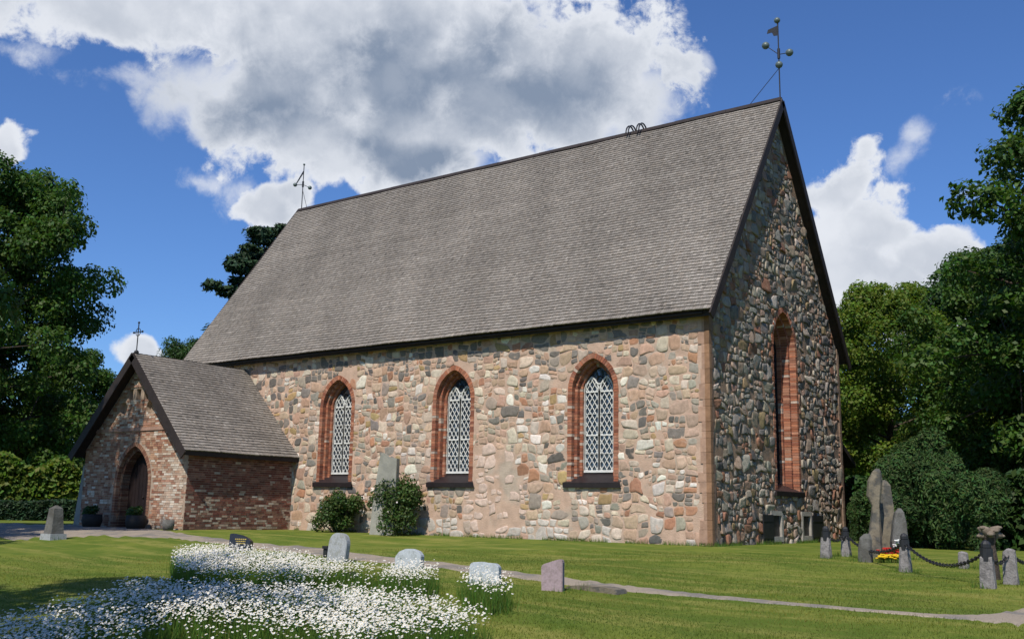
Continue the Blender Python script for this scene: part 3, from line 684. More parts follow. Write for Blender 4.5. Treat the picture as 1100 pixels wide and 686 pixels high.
mb = MB(); mb.add([(PX0-.42, PY-.02, -.3), (PX0+.02, PY-.02, -.3), (PX0+.02, PY-.02, 2.2), (PX0-.06, PY-.02, 2.2), (PX0-.42, PY+.7, -.3), (PX0+.02, PY+.7, -.3), (PX0+.02, PY+.7, 2.2), (PX0-.06, PY+.7, 2.2)], [(0, 1, 2, 3), (7, 6, 5, 4), (0, 4, 5, 1), (2, 6, 7, 3), (3, 7, 4, 0)]); mb.build('buttress', 'slab_stone', porch)
# porch roof
pn = math.hypot(PC-PX0+POV, PR-PE); y0 = PY-PF; pr = MB()
for xo in (PX0-POV, PX1+POV):
    a = np.array((xo, y0, PE)); b = np.array((xo, -.0, PE)); c = np.array((PC, -.0, PR)); d = np.array((PC, y0, PR)); dn = np.array((0, 0, -.13))
    pr.add([a, b, c, d, a+dn, b+dn, c+dn, d+dn], [(0, 1, 2, 3), (7, 6, 5, 4), (0, 4, 5, 1), (1, 5, 6, 2), (3, 2, 6, 7), (0, 3, 7, 4)])
proof = pr.build('porch_roof', 'dark_wood', porch)
k = (PC-PX0+POV)/pn; kz = (PR-PE)/pn
shingles((PX1+POV, y0, PE+.012), (0, 1, 0), (-k, 0, kz), -y0, pn, .135, 'porch_shingle_cover', porch)
shingles((PX0-POV, 0, PE+.012), (0, -1, 0), (k, 0, kz), -y0, pn, .20, 'porch_shingle_cover', porch, .15, .25)
for s, xo in ((1, PX0-POV), (-1, PX1+POV)):
    a = np.array((xo, y0-.026, PE-.06)); b = np.array((PC, y0-.026, PR-.06)); dvec = (b-a)/np.linalg.norm(b-a); nv = np.array((-dvec[2], 0, dvec[0])); nv = nv if nv[2] > 0 else -nv
    mb = MB(); q = []
    for p in (a-dvec*.1, b+dvec*.03):
        for dy in (-.024, .024):
            for h in (-.20, .10): q.append(p+np.array((0, dy, 0))+nv*h)
    mb.add(q, [(0, 1, 3, 2), (4, 6, 7, 5), (0, 4, 5, 1), (2, 3, 7, 6), (1, 5, 7, 3), (0, 2, 6, 4)]); mb.build('porch_bargeboard', 'dark_wood', porch)
mb = MB(); mb.aabb((PX1+POV-.03, y0+.02, PE-.16), (PX1+POV+.01, -.02, PE-.0)); mb.build('porch_eave_board', 'dark_wood', porch)
mb = MB(); c = np.array((PC, y0+.12, PR)); mb.tube([c, c+(0, 0, 1.15)], .02, 8); mb.tube([c+(-.26, 0, .80), c+(.26, 0, .80)], .018, 8)
for dx, dz in ((-.26, .8), (.26, .8), (0, 1.15)): mb.ball(c+(dx, 0, dz), .042, 8)
mb.tube([c+(.14*math.cos(t), 0, .80+.14*math.sin(t)) for t in np.linspace(0, 2*math.pi, 15)], .014, 5, cap=False)
mb.ball(c+(0, 0, .06), .09, 10); mb.build('iron_cross', 'iron', porch)
# small red timber lean-to on the north side, only its corner shows
mb = MB(); mb.aabb((-5, WD+.0, -.5), (-.85, 14.0, 3.0)); lt = mb.build('lean_to', 'red_timber', church)
mb = MB(); mb.add([(-5.3, WD, 4.5), (-.5, WD, 4.5), (-.5, 14.3, 2.95), (-5.3, 14.3, 2.95), (-5.3, WD, 4.3), (-.5, WD, 4.3), (-.5, 14.3, 2.75), (-5.3, 14.3, 2.75)], [(0, 1, 2, 3), (7, 6, 5, 4), (0, 4, 5, 1), (1, 5, 6, 2), (2, 6, 7, 3), (3, 7, 4, 0)]); mb.build('lean_to_roof', 'dark_wood', lt)

# ------------------------------------------------------------------ vegetation
def leaf_quads(rs, P, Nr, size, aspect=1.5, fold=.0):
    """one rhombic leaf per row of P, facing Nr; returns v, f"""
    n = len(P); t = rs.normal(size=(n, 3)); t -= Nr*(t*Nr).sum(1, keepdims=True); t /= np.linalg.norm(t, axis=1, keepdims=True)+1e-9
    b = np.cross(Nr, t); s = size[:, None]
    v = np.stack([P-t*s*.5*aspect, P+b*s*.5+Nr*s*.12, P+t*s*.5*aspect, P-b*s*.5+Nr*s*.12], 1).reshape(-1, 3)
    return v, np.arange(4*n).reshape(n, 4)
def norm(a): return a/(np.linalg.norm(a, axis=-1, keepdims=True)+1e-9)
def tree_data(seed, H, Rr, prof, nlimb=22, leaves=52000, leaf=.2, base=.18, clump=.95, flat=.75, aspect=1.5, droop=0., trunk_r=None, limb_up=.35, subs=5, updir=.55):
    """trunk MB and leaf arrays; prof(t) = crown radius (0..1) at height fraction t"""
    rs = np.random.RandomState(seed); mb = MB(); tr = trunk_r or H*.022; cl = []
    n = 9; tp = [np.array((.02*H*math.sin(i*.9+seed)*i/n, .02*H*math.cos(i*1.3+seed)*i/n, H*.9*i/n)) for i in range(n+1)]; tp[0][2] = -.4
    mb.tube(tp, [tr*(1.35 if i == 0 else 1-.9*i/n) for i in range(n+1)], 8)
    for i in range(nlimb):
        t = base+(1-base)*((i+.5)/nlimb)**.9; a = i*2.39996+rs.uniform(-.5, .5); rad = Rr*prof(t)*rs.uniform(.76, 1.06)
        z0 = H*min(.86, max(base*.6, t-limb_up*rad/H)); k = int(min(n-1, z0/(H*.9)*n)); p0 = tp[k]+(tp[k+1]-tp[k])*(z0/(H*.9)*n-k)
        e = np.array((math.cos(a)*rad, math.sin(a)*rad, H*t*.97)); e[:2] += p0[:2]*.5; mid = p0*.5+e*.5+np.array((0, 0, rs.uniform(-.03, .05)*H))
        r1 = max(.03, tr*.42*(1-t*.6)); mb.tube([p0, mid, e], [r1, r1*.6, r1*.2], 5, cap=False); cl.append((e, 1.)); cl.append((mid*.45+e*.55, .9))
        for s in range(subs):
            q = p0+(e-p0)*rs.uniform(.35, 1.); off = rs.normal(size=3)*np.array((1, 1, .75))*rad*.24+np.array((0, 0, .01*H))
            q2 = q+off; mb.tube([q, q+off*.5+(0, 0, .1), q2], [r1*.35, r1*.25, r1*.1], 4, cap=False); cl.append((q2, rs.uniform(.6, 1.)))
    cl.append((np.array((tp[-1][0], tp[-1][1], H*.95)), .9))
    per = leaves//len(cl); V, F, K = [], [], []; o = 0
    for c, k in cl:
        m = max(20, int(per*k*k*1.4)); d = norm(rs.normal(size=(m, 3))+np.array((0, 0, .25))); rr = clump*k*rs.uniform(.25, 1., (m, 1))**.45
        lump = 1+.28*np.sin(d[:, :1]*5+c[0])*np.sin(d[:, 1:2]*5+c[1])
        P = c+d*rr*lump*np.array((1, 1, flat)); P[:, 2] -= droop*rr[:, 0]**2
        Nr = norm(d*.55+np.array((0, 0, updir))+rs.normal(size=(m, 3))*.45)
        v, f = leaf_quads(rs, P, Nr, leaf*rs.uniform(.6, 1.25, m), aspect)
        hue = rs.uniform(.8, 1.2); col = np.stack([hue*rs.uniform(.75, 1.3, m), hue*rs.uniform(.82, 1.18, m), hue*rs.uniform(.7, 1.2, m)], 1)
        V.append(v); F.append(f+o); K.append(np.repeat(col, 4, 0)); o += len(v)
    return mb, np.concatenate(V), np.concatenate(F), np.concatenate(K)
PROTO = {}
def plant(key, name, label, cat, loc, group=None, scale=1., rot=0., leafm='leaf', names=('trunk', 'crown'), sz=None, gen=None):
    t = thing(name, label, cat, loc, group); t.rotation_euler = (0, 0, rot); t.scale = (scale, scale, sz or scale)
    if key not in PROTO:
        mb, v, f, k = gen(); a = mb.build(names[0], 'bark', smooth=True); b = rawmesh(names[1], v, f, k, leafm); PROTO[key] = (a, b); first = True
    else: first = False
    for src, nm in zip(PROTO[key], names):
        o = src if first else src.copy()
        if not first: C.objects.link(o); o.name = nm
        o.parent = t; o.matrix_parent_inverse = Matrix()
        if not first and src.data.materials[0] != MT[leafm] and nm == names[1]: o.material_slots[0].link = 'OBJECT'; o.material_slots[0].material = MT[leafm]
    return t
def gat(px, dist):
    """point on the ground at a horizontal distance, below the pixel column px (taken at the horizon)"""
    d = ray(px, 555); d[2] = 0; d /= np.linalg.norm(d); q = CAM+d*dist; return (q[0], q[1], G(q[0], q[1])-.05)
dome = lambda t: max(.12, math.sin(math.pi*min(1, .12+.88*t)**.85))
egg = lambda t: max(.15, (1-((t-.38)/.62)**2)**.5 if t > .38 else .72+.28*t/.38)
full = lambda t: max(.2, (1-((t-.45)/.57)**2)**.5 if t > .45 else .85+.15*t/.45)
big = dict(gen=lambda: tree_data(1, 20, 7.2, full, 46, 135000, .185, .12, 1.45, .72, subs=5))
mid = dict(gen=lambda: tree_data(2, 14, 5.2, egg, 36, 100000, .145, .10, 1.15, .75, subs=5))
loose = dict(gen=lambda: tree_data(3, 20, 6.5, full, 28, 90000, .17, .22, 1.25, .6, subs=6))
plant('big', 'broadleaf_tree', 'large dark green broadleaf tree beyond the porch, tallest tree left of the church', 'tree', gat(-32, 60), scale=.77, rot=.6, sz=.95, **big)
plant('loose', 'broadleaf_tree', 'broadleaf tree at the far left edge behind the obelisk, branches over the hedge', 'tree', gat(-135, 76), scale=.9, rot=2.6, leafm='leaf', sz=.85, **loose)
plant('mid', 'broadleaf_tree', 'smaller broadleaf tree just left of the porch roof behind the big tree', 'tree', gat(62, 74), scale=.78, rot=1.2, leafm='leaf', sz=.80, **mid)
plant('mid', 'broadleaf_tree', 'treetop showing between the porch cross and the nave roof', 'tree', gat(190, 76), scale=.66, rot=3.5, leafm='leaf_dark', sz=.90, **mid)
pine_prof = lambda t: .35+.65*math.sin(math.pi*min(1, max(0, (t-.2)/.8)))**.6
plant('pine', 'pine_tree', 'dark pine rising behind the west end of the nave roof', 'tree', gat(276, 66), scale=.80, rot=.4, leafm='pine', sz=.765, gen=lambda: tree_data(9, 25.5, 4.2, pine_prof, 22, 42000, .20, .38, 1.05, .5, aspect=2.6, subs=4, limb_up=.1))
# right-hand side
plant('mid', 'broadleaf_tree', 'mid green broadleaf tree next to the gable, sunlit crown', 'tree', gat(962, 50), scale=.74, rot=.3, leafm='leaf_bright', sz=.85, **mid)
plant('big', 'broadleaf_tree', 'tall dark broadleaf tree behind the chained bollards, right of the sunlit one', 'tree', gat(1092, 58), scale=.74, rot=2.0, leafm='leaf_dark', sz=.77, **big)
plant('loose', 'broadleaf_tree', 'tallest broadleaf tree at the right edge with branches hanging into the sky', 'tree', gat(1248, 38), scale=.80, rot=4.4, leafm='leaf', sz=.90, **loose)
plant('mid', 'broadleaf_tree', 'dark broadleaf tree low at the right edge below the hanging branches', 'tree', gat(1130, 44), scale=.80, rot=5.2, leafm='leaf', sz=.84, **mid)
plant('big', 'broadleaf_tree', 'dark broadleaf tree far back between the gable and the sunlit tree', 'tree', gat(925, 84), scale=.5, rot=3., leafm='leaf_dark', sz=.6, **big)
# trees out of the frame whose shade falls on the porch and the meadow
plant('loose', 'broadleaf_tree', 'churchyard tree left of the camera that shades the porch front', 'tree', (-20.2, -17.6, -.5), scale=.74, rot=.9, leafm='leaf', sz=1.1, **loose)
sparse = dict(gen=lambda: tree_data(6, 17, 5.2, full, 20, 15000, .24, .30, 1.1, .6, subs=5))
plant('sparse', 'broadleaf_tree', 'churchyard tree beside the camera that shades the daisy meadow', 'tree', (.8, -27.3, -1.), scale=.80, sz=1.0, rot=3.9, leafm='leaf', **sparse)
# bushes
def bush(seed, Rx, H, n, leaf, aspect=1.5, droop=0., lobes=9, updir=.4, ry=1., wild=False):
    rs = np.random.RandomState(seed); V, F, K = [], [], []; o = 0; mb = MB()
    for i in range(lobes):
        a = rs.uniform(0, 6.28); q = rs.uniform(0, .62); c = np.array((math.cos(a)*q*Rx, math.sin(a)*q*Rx*ry, H*rs.uniform(.30, .72))); R1 = rs.uniform(.32, .5)*Rx; h1 = rs.uniform(.26, .36)*H
        if wild == 2: q = rs.uniform(0, .66); c = np.array((math.cos(a)*q*Rx, math.sin(a)*q*Rx*ry, H*rs.uniform(.2, .8)*(1-.35*q*q))); R1 = rs.uniform(.2, .36)*Rx; h1 = rs.uniform(.14, .24)*H
        elif wild: q = rs.uniform(0, .95); c = np.array((math.cos(a)*q*Rx, math.sin(a)*q*Rx, H*rs.uniform(.25, .92)*(1-.55*q*q))); R1 = rs.uniform(.13, .30)*Rx; h1 = rs.uniform(.10, .22)*H
        mb.tube([(0, 0, -.1), c*np.array((.5, .5, .6)), c], [.035, .025, .01], 5, cap=False)
        m = n//lobes; d = norm(rs.normal(size=(m, 3))); rr = rs.uniform(.1, 1, (m, 1))**.4*(1+.3*np.sin(d[:, :1]*6+i)*np.sin(d[:, 1:2]*6)*np.sin(d[:, 2:]*5+i))
        P = c+d*rr*np.array((R1, R1, h1)); P[:, 2] -= droop*np.maximum(0, rr[:, 0]-.4)*H; P[:, 2] = np.abs(P[:, 2])+.02
        Nr = norm(d*.6+np.array((0, 0, updir))+rs.normal(size=(m, 3))*.5); v, f = leaf_quads(rs, P, Nr, leaf*rs.uniform(.6, 1.25, m), aspect)
        hue = rs.uniform(.8, 1.2); col = np.stack([hue*rs.uniform(.7, 1.35, m), hue*rs.uniform(.8, 1.2, m), hue*rs.uniform(.7, 1.2, m)], 1)
        V.append(v); F.append(f+o); K.append(np.repeat(col, 4, 0)); o += len(v)
    return mb, np.concatenate(V), np.concatenate(F), np.concatenate(K)
def onground(x, y, dz=0.): return (x, y, G(x, y)+dz)
b1 = plant('rose_a', 'rose_bush', 'lower loose rose bush left of the tall grey slab against the church wall', 'bush', onground(-13.55, -.85, -.03), 'bushes by the south wall', leafm='rose_leaf', names=('stem', 'foliage'), gen=lambda: bush(21, 1.15, 1.65, 9000, .062, lobes=26, ry=.75, wild=2))
b2 = plant('rose_b', 'rose_bush', 'denser dark green rose bush right of the tall grey slab against the church wall', 'bush', onground(-10.9, -.85, -.03), 'bushes by the south wall', leafm='rose_leaf', names=('stem', 'foliage'), gen=lambda: bush(22, 1.3, 2.05, 15000, .062, lobes=34, ry=.8, wild=2))
for b, n_, Rx, H in ((b1, 5, .85, 1.4), (b2, 9, 1., 1.75)):
    rs = np.random.RandomState(n_); m = MB()
    for i in range(n_):
        d = norm(rs.normal(size=3)*np.array((1, 1, .8))+np.array((.4, -.7, .2))); m.ball(np.array(b.location)+d*np.array((Rx, Rx*.8, H*.5))*.86+(0, 0, H*.5), .035, 6)
    MT['rose_petal'] = MT.get('rose_petal') or mat('rose_petal', (.7, .62, .58), .6, .1, 20, 0); m.build('blossom', 'rose_petal', b)
plant('juniper', 'weeping_conifer', 'broad weeping blue-green conifer behind the standing memorial stones', 'conifer', gat(992, 35), scale=.92, leafm='conifer', sz=.92, names=('stem', 'foliage'), gen=lambda: bush(31, 2.7, 4.1, 90000, .05, 3.6, .16, 60, .35, wild=True))
plant('juniper', 'weeping_conifer', 'narrow dark conifer between the gable corner and the tall standing stone', 'conifer', (.75, 12.9, -.1), scale=.42, rot=2., leafm='conifer', names=('stem', 'foliage'), sz=.62)
# clipped hedges and shrubs at the back
def hedge(name, label, a, b, h, w, seed, m='leaf_dark', leaf=.16, n=9000, cat='hedge'):
    rs = np.random.RandomState(seed); a = np.array(a); b = np.array(b); Lh = np.linalg.norm((b-a)[:2]); u = (b-a)/np.linalg.norm(b-a); s = np.array((-u[1], u[0], 0)); s /= np.linalg.norm(s)
    t = rs.uniform(0, 1, (n, 1)); ww = rs.uniform(-1, 1, (n, 1)); hh = rs.uniform(0, 1, (n, 1)); k = rs.randint(0, 3, (n, 1))
    ww = np.where(k == 0, np.sign(ww)*rs.uniform(.8, 1.05, (n, 1)), ww); hh = np.where(k == 1, rs.uniform(.86, 1.04, (n, 1)), hh)
    wob = 4. if 'shrub' in name else 1.; top = h*(1+wob*(.10*np.sin(t*Lh*.7+seed)+.06*np.sin(t*Lh*2.1)))
    P = a+(b-a)*t+s*ww*w/2; P[:, 2] = np.array([G(x, y) for x, y, _ in P])+(hh*top)[:, 0]
    Nr = norm(s*np.sign(ww)*.5+np.array((0, 0, .5))+rs.normal(size=(n, 3))*.6); v, f = leaf_quads(rs, P, Nr, leaf*rs.uniform(.6, 1.3, n))
    col = np.stack([rs.uniform(.7, 1.3, n), rs.uniform(.8, 1.2, n), rs.uniform(.7, 1.2, n)], 1); c0 = (a+b)/2
    o = rawmesh(name, v-c0, f, np.repeat(col, 4, 0), m); o.location = c0; return tag(o, label, cat)
g3 = lambda px, d: np.array(gat(px, d))
hedge('hedge', 'low dark clipped hedge beyond the gravel at the left', g3(-120, 50), g3(84, 51), .75, 1.0, 41, 'pine', n=12000)  # dark needle green stands in for the shade on this hedge
hedge('shrub_row', 'bright green sunlit shrubs above the low dark hedge at the left', g3(-110, 53), g3(84, 54), 1.95, 2.2, 42, 'leaf_bright', .18, 16000, 'shrubs')
hedge('hedge', 'dark hedge in the shade under the trees at the right', g3(915, 44), g3(1220, 34), 2.3, 1.8, 43, 'leaf_dark', .2, 16000)
hedge('distant_wood', 'far line of trees closing the view behind the churchyard at the left', g3(-200, 118), g3(330, 118), 9, 10, 44, 'leaf_dark', .8, 9000, 'wood')['kind'] = 'stuff'
hedge('distant_wood', 'far line of trees closing the view behind the churchyard at the right', g3(760, 110), g3(1400, 95), 9, 10, 45, 'leaf_dark', .8, 9000, 'wood')['kind'] = 'stuff'

# ------------------------------------------------------------------ gravestones
def headstone(name, label, px, py, w, h, d, outline, m, yaw=0., lean=0., side=0., cat='gravestone', group='gravestones in the grass'):
    q = gnd(px, py); prof = [(x*w, z*h) for x, z in outline]; bm = bmesh.new()
    lo = [bm.verts.new((x, -d/2, z)) for x, z in prof]; hi = [bm.verts.new((x, d/2, z)) for x, z in prof]
    bm.faces.new(lo); bm.faces.new(hi[::-1])
    for i in range(len(prof)): bm.faces.new((lo[i], hi[i], hi[(i+1) % len(prof)], lo[(i+1) % len(prof)]))
    bmesh.ops.recalc_face_normals(bm, faces=bm.faces); bmesh.ops.bevel(bm, geom=[e for e in bm.edges], offset=.012, segments=2, affect='EDGES', clamp_overlap=True)
    me = bpy.data.meshes.new(name); bm.to_mesh(me); bm.free(); me.materials.append(MT[m]); o = bpy.data.objects.new(name, me); C.objects.link(o)
    o.location = (q[0], q[1], q[2]-.06); o.rotation_euler = (lean, side, yaw); return tag(o, label, cat, group)
rounded = [(-.5, 0), (.5, 0), (.5, .66), (.46, .80), (.36, .92), (.2, .985), (0, 1), (-.2, .985), (-.36, .92), (-.46, .80), (-.5, .66)]
arched = [(-.5, 0), (.5, 0), (.52, .72), (.40, .90), (.14, 1.), (-.1, .99), (-.36, .86), (-.5, .64)]
squared = [(-.5, 0), (.5, 0), (.48, .82), (.36, .95), (.02, .97), (-.1, 1.), (-.42, .96), (-.5, .86)]
slant = [(-.5, 0), (.5, 0), (.53, .93), (.46, 1.), (.30, .99), (-.40, .86), (-.50, .80)]
headstone('headstone', 'narrow round-topped grey headstone rising from the daisies', 362, 603, .50, .70, .16, rounded, 'granite', R(10), R(-4), R(3))
headstone('headstone', 'low pale blue-grey headstone with a sloping rounded top', 439, 611, .60, .48, .17, arched, 'pale_granite', R(14), R(-3))
headstone('headstone', 'low pale grey headstone with flat top beside the last daisies', 521, 627, .56, .44, .16, squared, 'pale_granite', R(16), R(-3))
headstone('headstone', 'pinkish granite headstone standing free on the mown grass', 594, 634, .36, .57, .15, slant, 'pink_granite', R(18), R(-2), R(-2))
hb = headstone('headstone', 'polished black headstone with gilt lettering and slanted top at the edge of the daisies', 258, 591, .62, .50, .18, [(-.5, 0), (.5, 0), (.5, .62), (.30, .80), (0, .94), (-.32, 1), (-.5, .98)], 'dark_granite', R(24), R(-6))
rr = random.Random(5)
for row in range(3):
    m = MB(); x = -.14+.03*row
    while x < .17:
        w_ = rr.uniform(.02, .05); m.aabb((x, -.0955, .34-.055*row), (x+w_, -.091, .365-.055*row)); x += w_+.012
    o = m.build('inscription_line', 'gold'); o.parent = hb; o.matrix_parent_inverse = Matrix()
headstone('grave_marker', 'small dark stone marker among the daisies in front of the round-topped headstone', 375, 626, .26, .26, .2, arched, 'dark_granite', R(10), group=None, cat='grave marker')
q = gnd(350, 598); m = MB(); m.prism([(.07*math.cos(t), .07*math.sin(t)) for t in np.linspace(0, 6.283, 10, endpoint=False)], ((q[0], q[1], q[2]), (1, 0, 0), (0, 1, 0), (0, 0, 1)), -.02, .20)
m.prism([(.10*math.cos(t), .10*math.sin(t)) for t in np.linspace(0, 6.283, 10, endpoint=False)], ((q[0], q[1], q[2]), (1, 0, 0), (0, 1, 0), (0, 0, 1)), .20, .26)
tag(m.build('grave_lantern', 'iron'), 'small dark grave lantern left of the round-topped headstone', 'lantern')
headstone('flat_stone', 'low flat stone lying at the path edge right of the pink headstone', 640, 634, 1.15, .14, .3, [(-.5, 0), (.5, 0), (.47, .8), (.2, 1), (-.3, .95), (-.48, .7)], 'tan_stone', R(-8), group=None, cat='stone')
# obelisk
q = gnd(57, 579); m = MB()
def frustum(m, c, z0, z1, a0, b0, a1, b1, sx=0.):
    vs = [(c[0]+x*a0, c[1]+y*b0, c[2]+z0) for x, y in ((-1, -1), (1, -1), (1, 1), (-1, 1))]+[(c[0]+sx+x*a1, c[1]+y*b1, c[2]+z1) for x, y in ((-1, -1), (1, -1), (1, 1), (-1, 1))]
    m.add(vs, [(3, 2, 1, 0), (4, 5, 6, 7), (0, 1, 5, 4), (1, 2, 6, 5), (2, 3, 7, 6), (3, 0, 4, 7)])
t = thing('obelisk', 'short tapering grey granite obelisk on a pale plinth at the gravel edge', 'obelisk', tuple(q))
frustum(m, q, -.05, .16, .27, .25, .26, .24); m.build('plinth', 'granite', t); m = MB(); frustum(m, q, .165, .86, .20, .19, .135, .13); frustum(m, q, .862, .95, .135, .13, .02, .02); m.build('shaft', 'old_stone', t)
# tall slab against the wall
headstone('standing_slab', 'tall weathered grey-green slab standing between the two rose bushes', 409, 574, 1.0, 2.72, .22, [(-.38, 0), (.5, 0), (.49, .50), (.47, .93), (.1, .955), (-.06, 1.), (-.16, .99), (-.28, .6), (-.34, .3)], 'slab_stone', R(14), R(-3), group=None, cat='stone slab')
# tubs by the porch door
def tub(loc, label, r, h, m='terracotta', plantit=True):
    t = thing('planter', label, 'planter', loc); mb = MB(); n = 16; prof = [(0, 0), (r*.82, 0), (r, h*.5), (r*.9, h), (r*.78, h), (r*.74, h*.86), (0, h*.84)]
    vs = [(loc[0]+a*math.cos(2*math.pi*k/n), loc[1]+a*math.sin(2*math.pi*k/n), loc[2]+z) for a, z in prof for k in range(n)]
    mb.add(vs, [(j*n+k, j*n+(k+1) % n, (j+1)*n+(k+1) % n, (j+1)*n+k) for j in range(len(prof)-1) for k in range(n)]); mb.build('tub', m, t, smooth=True)
    if plantit:
        b_, v, f, k = bush(int(r*100)+h.__hash__() % 7, r*1.1, h*.9, 600, .07, lobes=5); v = v+np.array(loc)+np.array((0, 0, h*.75)); rawmesh('foliage', v, f, k, 'leaf_dark', t)
tub((-18.75, PY-.55, G(-18.75, PY-.55)), 'dark round tub with plants right of the porch door', .36, .45)
tub((-21.4, PY-.55, G(-21.4, PY-.55)), 'dark round tub with plants left of the porch door', .36, .45)
tub((-17.15, PY-.4, G(-17.15, PY-.4)), 'small empty stone pot at the right corner of the porch', .2, .34, 'old_stone', False)

# ------------------------------------------------------------------ memorial: standing stones, bollards, chains, flowers
def rough(name, label, loc, levels, seed, m, cat, group=None, n=11, amp=.09, yaw=0.):
    """levels: (z, half-width x, half-width y, shift x, shift y)"""
    rs = np.random.RandomState(seed); mb = MB(); vs = []; ph = rs.uniform(.88, 1.12, n)
    for z, a, b, sx, sy in levels:
        for k in range(n):
            t = 2*math.pi*k/n; c, s_ = math.cos(t), math.sin(t); e = .34; x = math.copysign(abs(c)**e, c)*a; y = math.copysign(abs(s_)**e, s_)*b; j = ph[k]+rs.uniform(-amp, amp)
            vs.append((sx+x*j, sy+y*j, z+rs.uniform(-.02, .02)))
    L_ = len(levels); fs = [(i*n+k, i*n+(k+1) % n, (i+1)*n+(k+1) % n, (i+1)*n+k) for i in range(L_-1) for k in range(n)]+[tuple((L_-1)*n+k for k in range(n))]
    ca, sa = math.cos(yaw), math.sin(yaw); vs = [(x*ca-y*sa+loc[0], x*sa+y*ca+loc[1], z+loc[2]) for x, y, z in vs]
    mb.add(vs, fs); o = mb.build(name, m); me = o.data
    me.transform(Matrix.Translation((-loc[0], -loc[1], -loc[2]))); o.location = loc; return tag(o, label, cat, group)
q = gnd(941, 599); rough('standing_stone', 'tallest standing stone, grey with a waisted middle and ochre-edged head', tuple(q), [(-.1, .16, .13, 0, 0), (.5, .145, .12, .0, 0), (1.0, .105, .10, .04, 0), (1.2, .09, .09, .05, 0), (1.45, .16, .10, .03, 0), (1.8, .155, .09, .07, 0), (2.02, .10, .08, .11, 0), (2.09, .04, .04, .13, 0)], 3, 'tan_stone', 'standing stone', yaw=R(20))
q = gnd(955, 597); rough('standing_stone', 'straight brownish slab directly right of the tallest standing stone', tuple(q), [(-.1, .18, .11, 0, 0), (.6, .175, .11, 0, 0), (1.2, .155, .10, -.01, 0), (1.70, .13, .09, -.03, 0), (1.82, .06, .05, -.05, 0)], 4, 'tan_stone', 'standing stone', yaw=R(30))
q = gnd(968, 600); rough('standing_stone', 'shorter grey pointed standing stone behind the speckled bollard', tuple(q), [(-.1, .20, .15, 0, 0), (.4, .20, .14, 0, 0), (.8, .17, .12, .01, 0), (1.07, .11, .09, .02, 0), (1.16, .04, .04, .02, 0)], 5, 'old_stone', 'standing stone', yaw=R(30))
q = gnd(930, 603); rough('standing_stone', 'small knee-high dark stone left of the tallest standing stone', tuple(q), [(-.1, .15, .13, 0, 0), (.3, .14, .12, 0, 0), (.52, .12, .10, .03, 0), (.62, .07, .06, .05, 0)], 6, 'old_stone', 'standing stone')
def bollard(px, py, label, r, h, seed, cap=True):
    r *= .80; h *= .92
    q = gnd(px, py); t = thing('bollard', label, 'bollard', tuple(q), 'chained stone bollards round the memorial')
    o = rough('stone_post', None, tuple(q), [(-.1, r*1.15, r*1.1, 0, 0), (h*.3, r*1.05, r, 0, 0), (h*.7, r*.95, r*.9, 0, 0), (h, r*.85, r*.8, .0, 0), (h+.03, r*.5, r*.45, 0, 0)], seed, 'speckle', None)
    o.parent = t; o.matrix_parent_inverse = parent_matrix(t).inverted(); o.location = tuple(q)
    top = h
    if cap:
        m = MB(); c = (q[0], q[1], q[2]+h); m.prism([(r*.9*math.cos(a), r*.9*math.sin(a)) for a in np.linspace(0, 6.283, 10, endpoint=False)], (c, (1, 0, 0), (0, 1, 0), (0, 0, 1)), -.06, .16)
        m.ball((c[0], c[1], c[2]+.2), r*.75, 10, squash=1.1); m.build('iron_cap', 'iron', t, smooth=False); top = h+.1
    return np.array((q[0], q[1], q[2]+top))
B = {}
B['a'] = bollard(888, 599, 'chained stone bollard furthest left, in front of the iron shutters of the gable', .14, .50, 61)
B['b'] = bollard(909, 597, 'chained stone bollard at the north corner of the gable', .13, .46, 62)
B['c'] = bollard(973, 614, 'speckled chained bollard in front of the flowers and standing stones', .14, .54, 63)
B['d'] = bollard(1062, 631, 'large leaning chained bollard in front of the gnarled stump', .15, .55, 64)
B['e'] = bollard(1087, 627, 'grey chained bollard close to the right edge of the picture', .15, .62, 65, False)
B['f'] = bollard(1036, 610, 'small chained bollard in the shade below the weeping conifer', .13, .34, 66, False)
B['g'] = bollard(1118, 622, 'chained bollard beyond the right edge of the picture', .15, .55, 67, False)
def chain(a, b, sag, label):
    a, b = B[a], B[b]; mb = MB(); Lh = np.linalg.norm(b-a); n = max(6, int(Lh/.075)); pts = [a+(b-a)*i/n-np.array((0, 0, sag*4*(i/n)*(1-i/n))) for i in range(n+1)]
    for i in range(n):
        p, q_ = pts[i], pts[i+1]; d = (q_-p)/np.linalg.norm(q_-p); s = np.cross(d, (0, 0, 1)); s /= np.linalg.norm(s); w = s if i % 2 else np.cross(s, d); c = (p+q_)/2; r1 = .062
        mb.tube([c+d*r1*math.cos(t)+w*.032*math.sin(t) for t in np.linspace(0, 2*math.pi, 9)], .0105, 5, cap=False)
    tag(mb.build('chain', 'iron'), label, 'chain', 'iron chains of the memorial')
chain('a', 'b', .16, 'black iron chain between the two bollards by the gable'); chain('b', 'c', .30, 'black iron chain running behind the tallest standing stone to the speckled bollard')
chain('c', 'd', .34, 'long black iron chain sagging from the speckled bollard to the large leaning one'); chain('d', 'e', .2, 'short black iron chain from the large leaning bollard to the grey one'); chain('e', 'g', .2, 'black iron chain leaving the picture at the right edge')
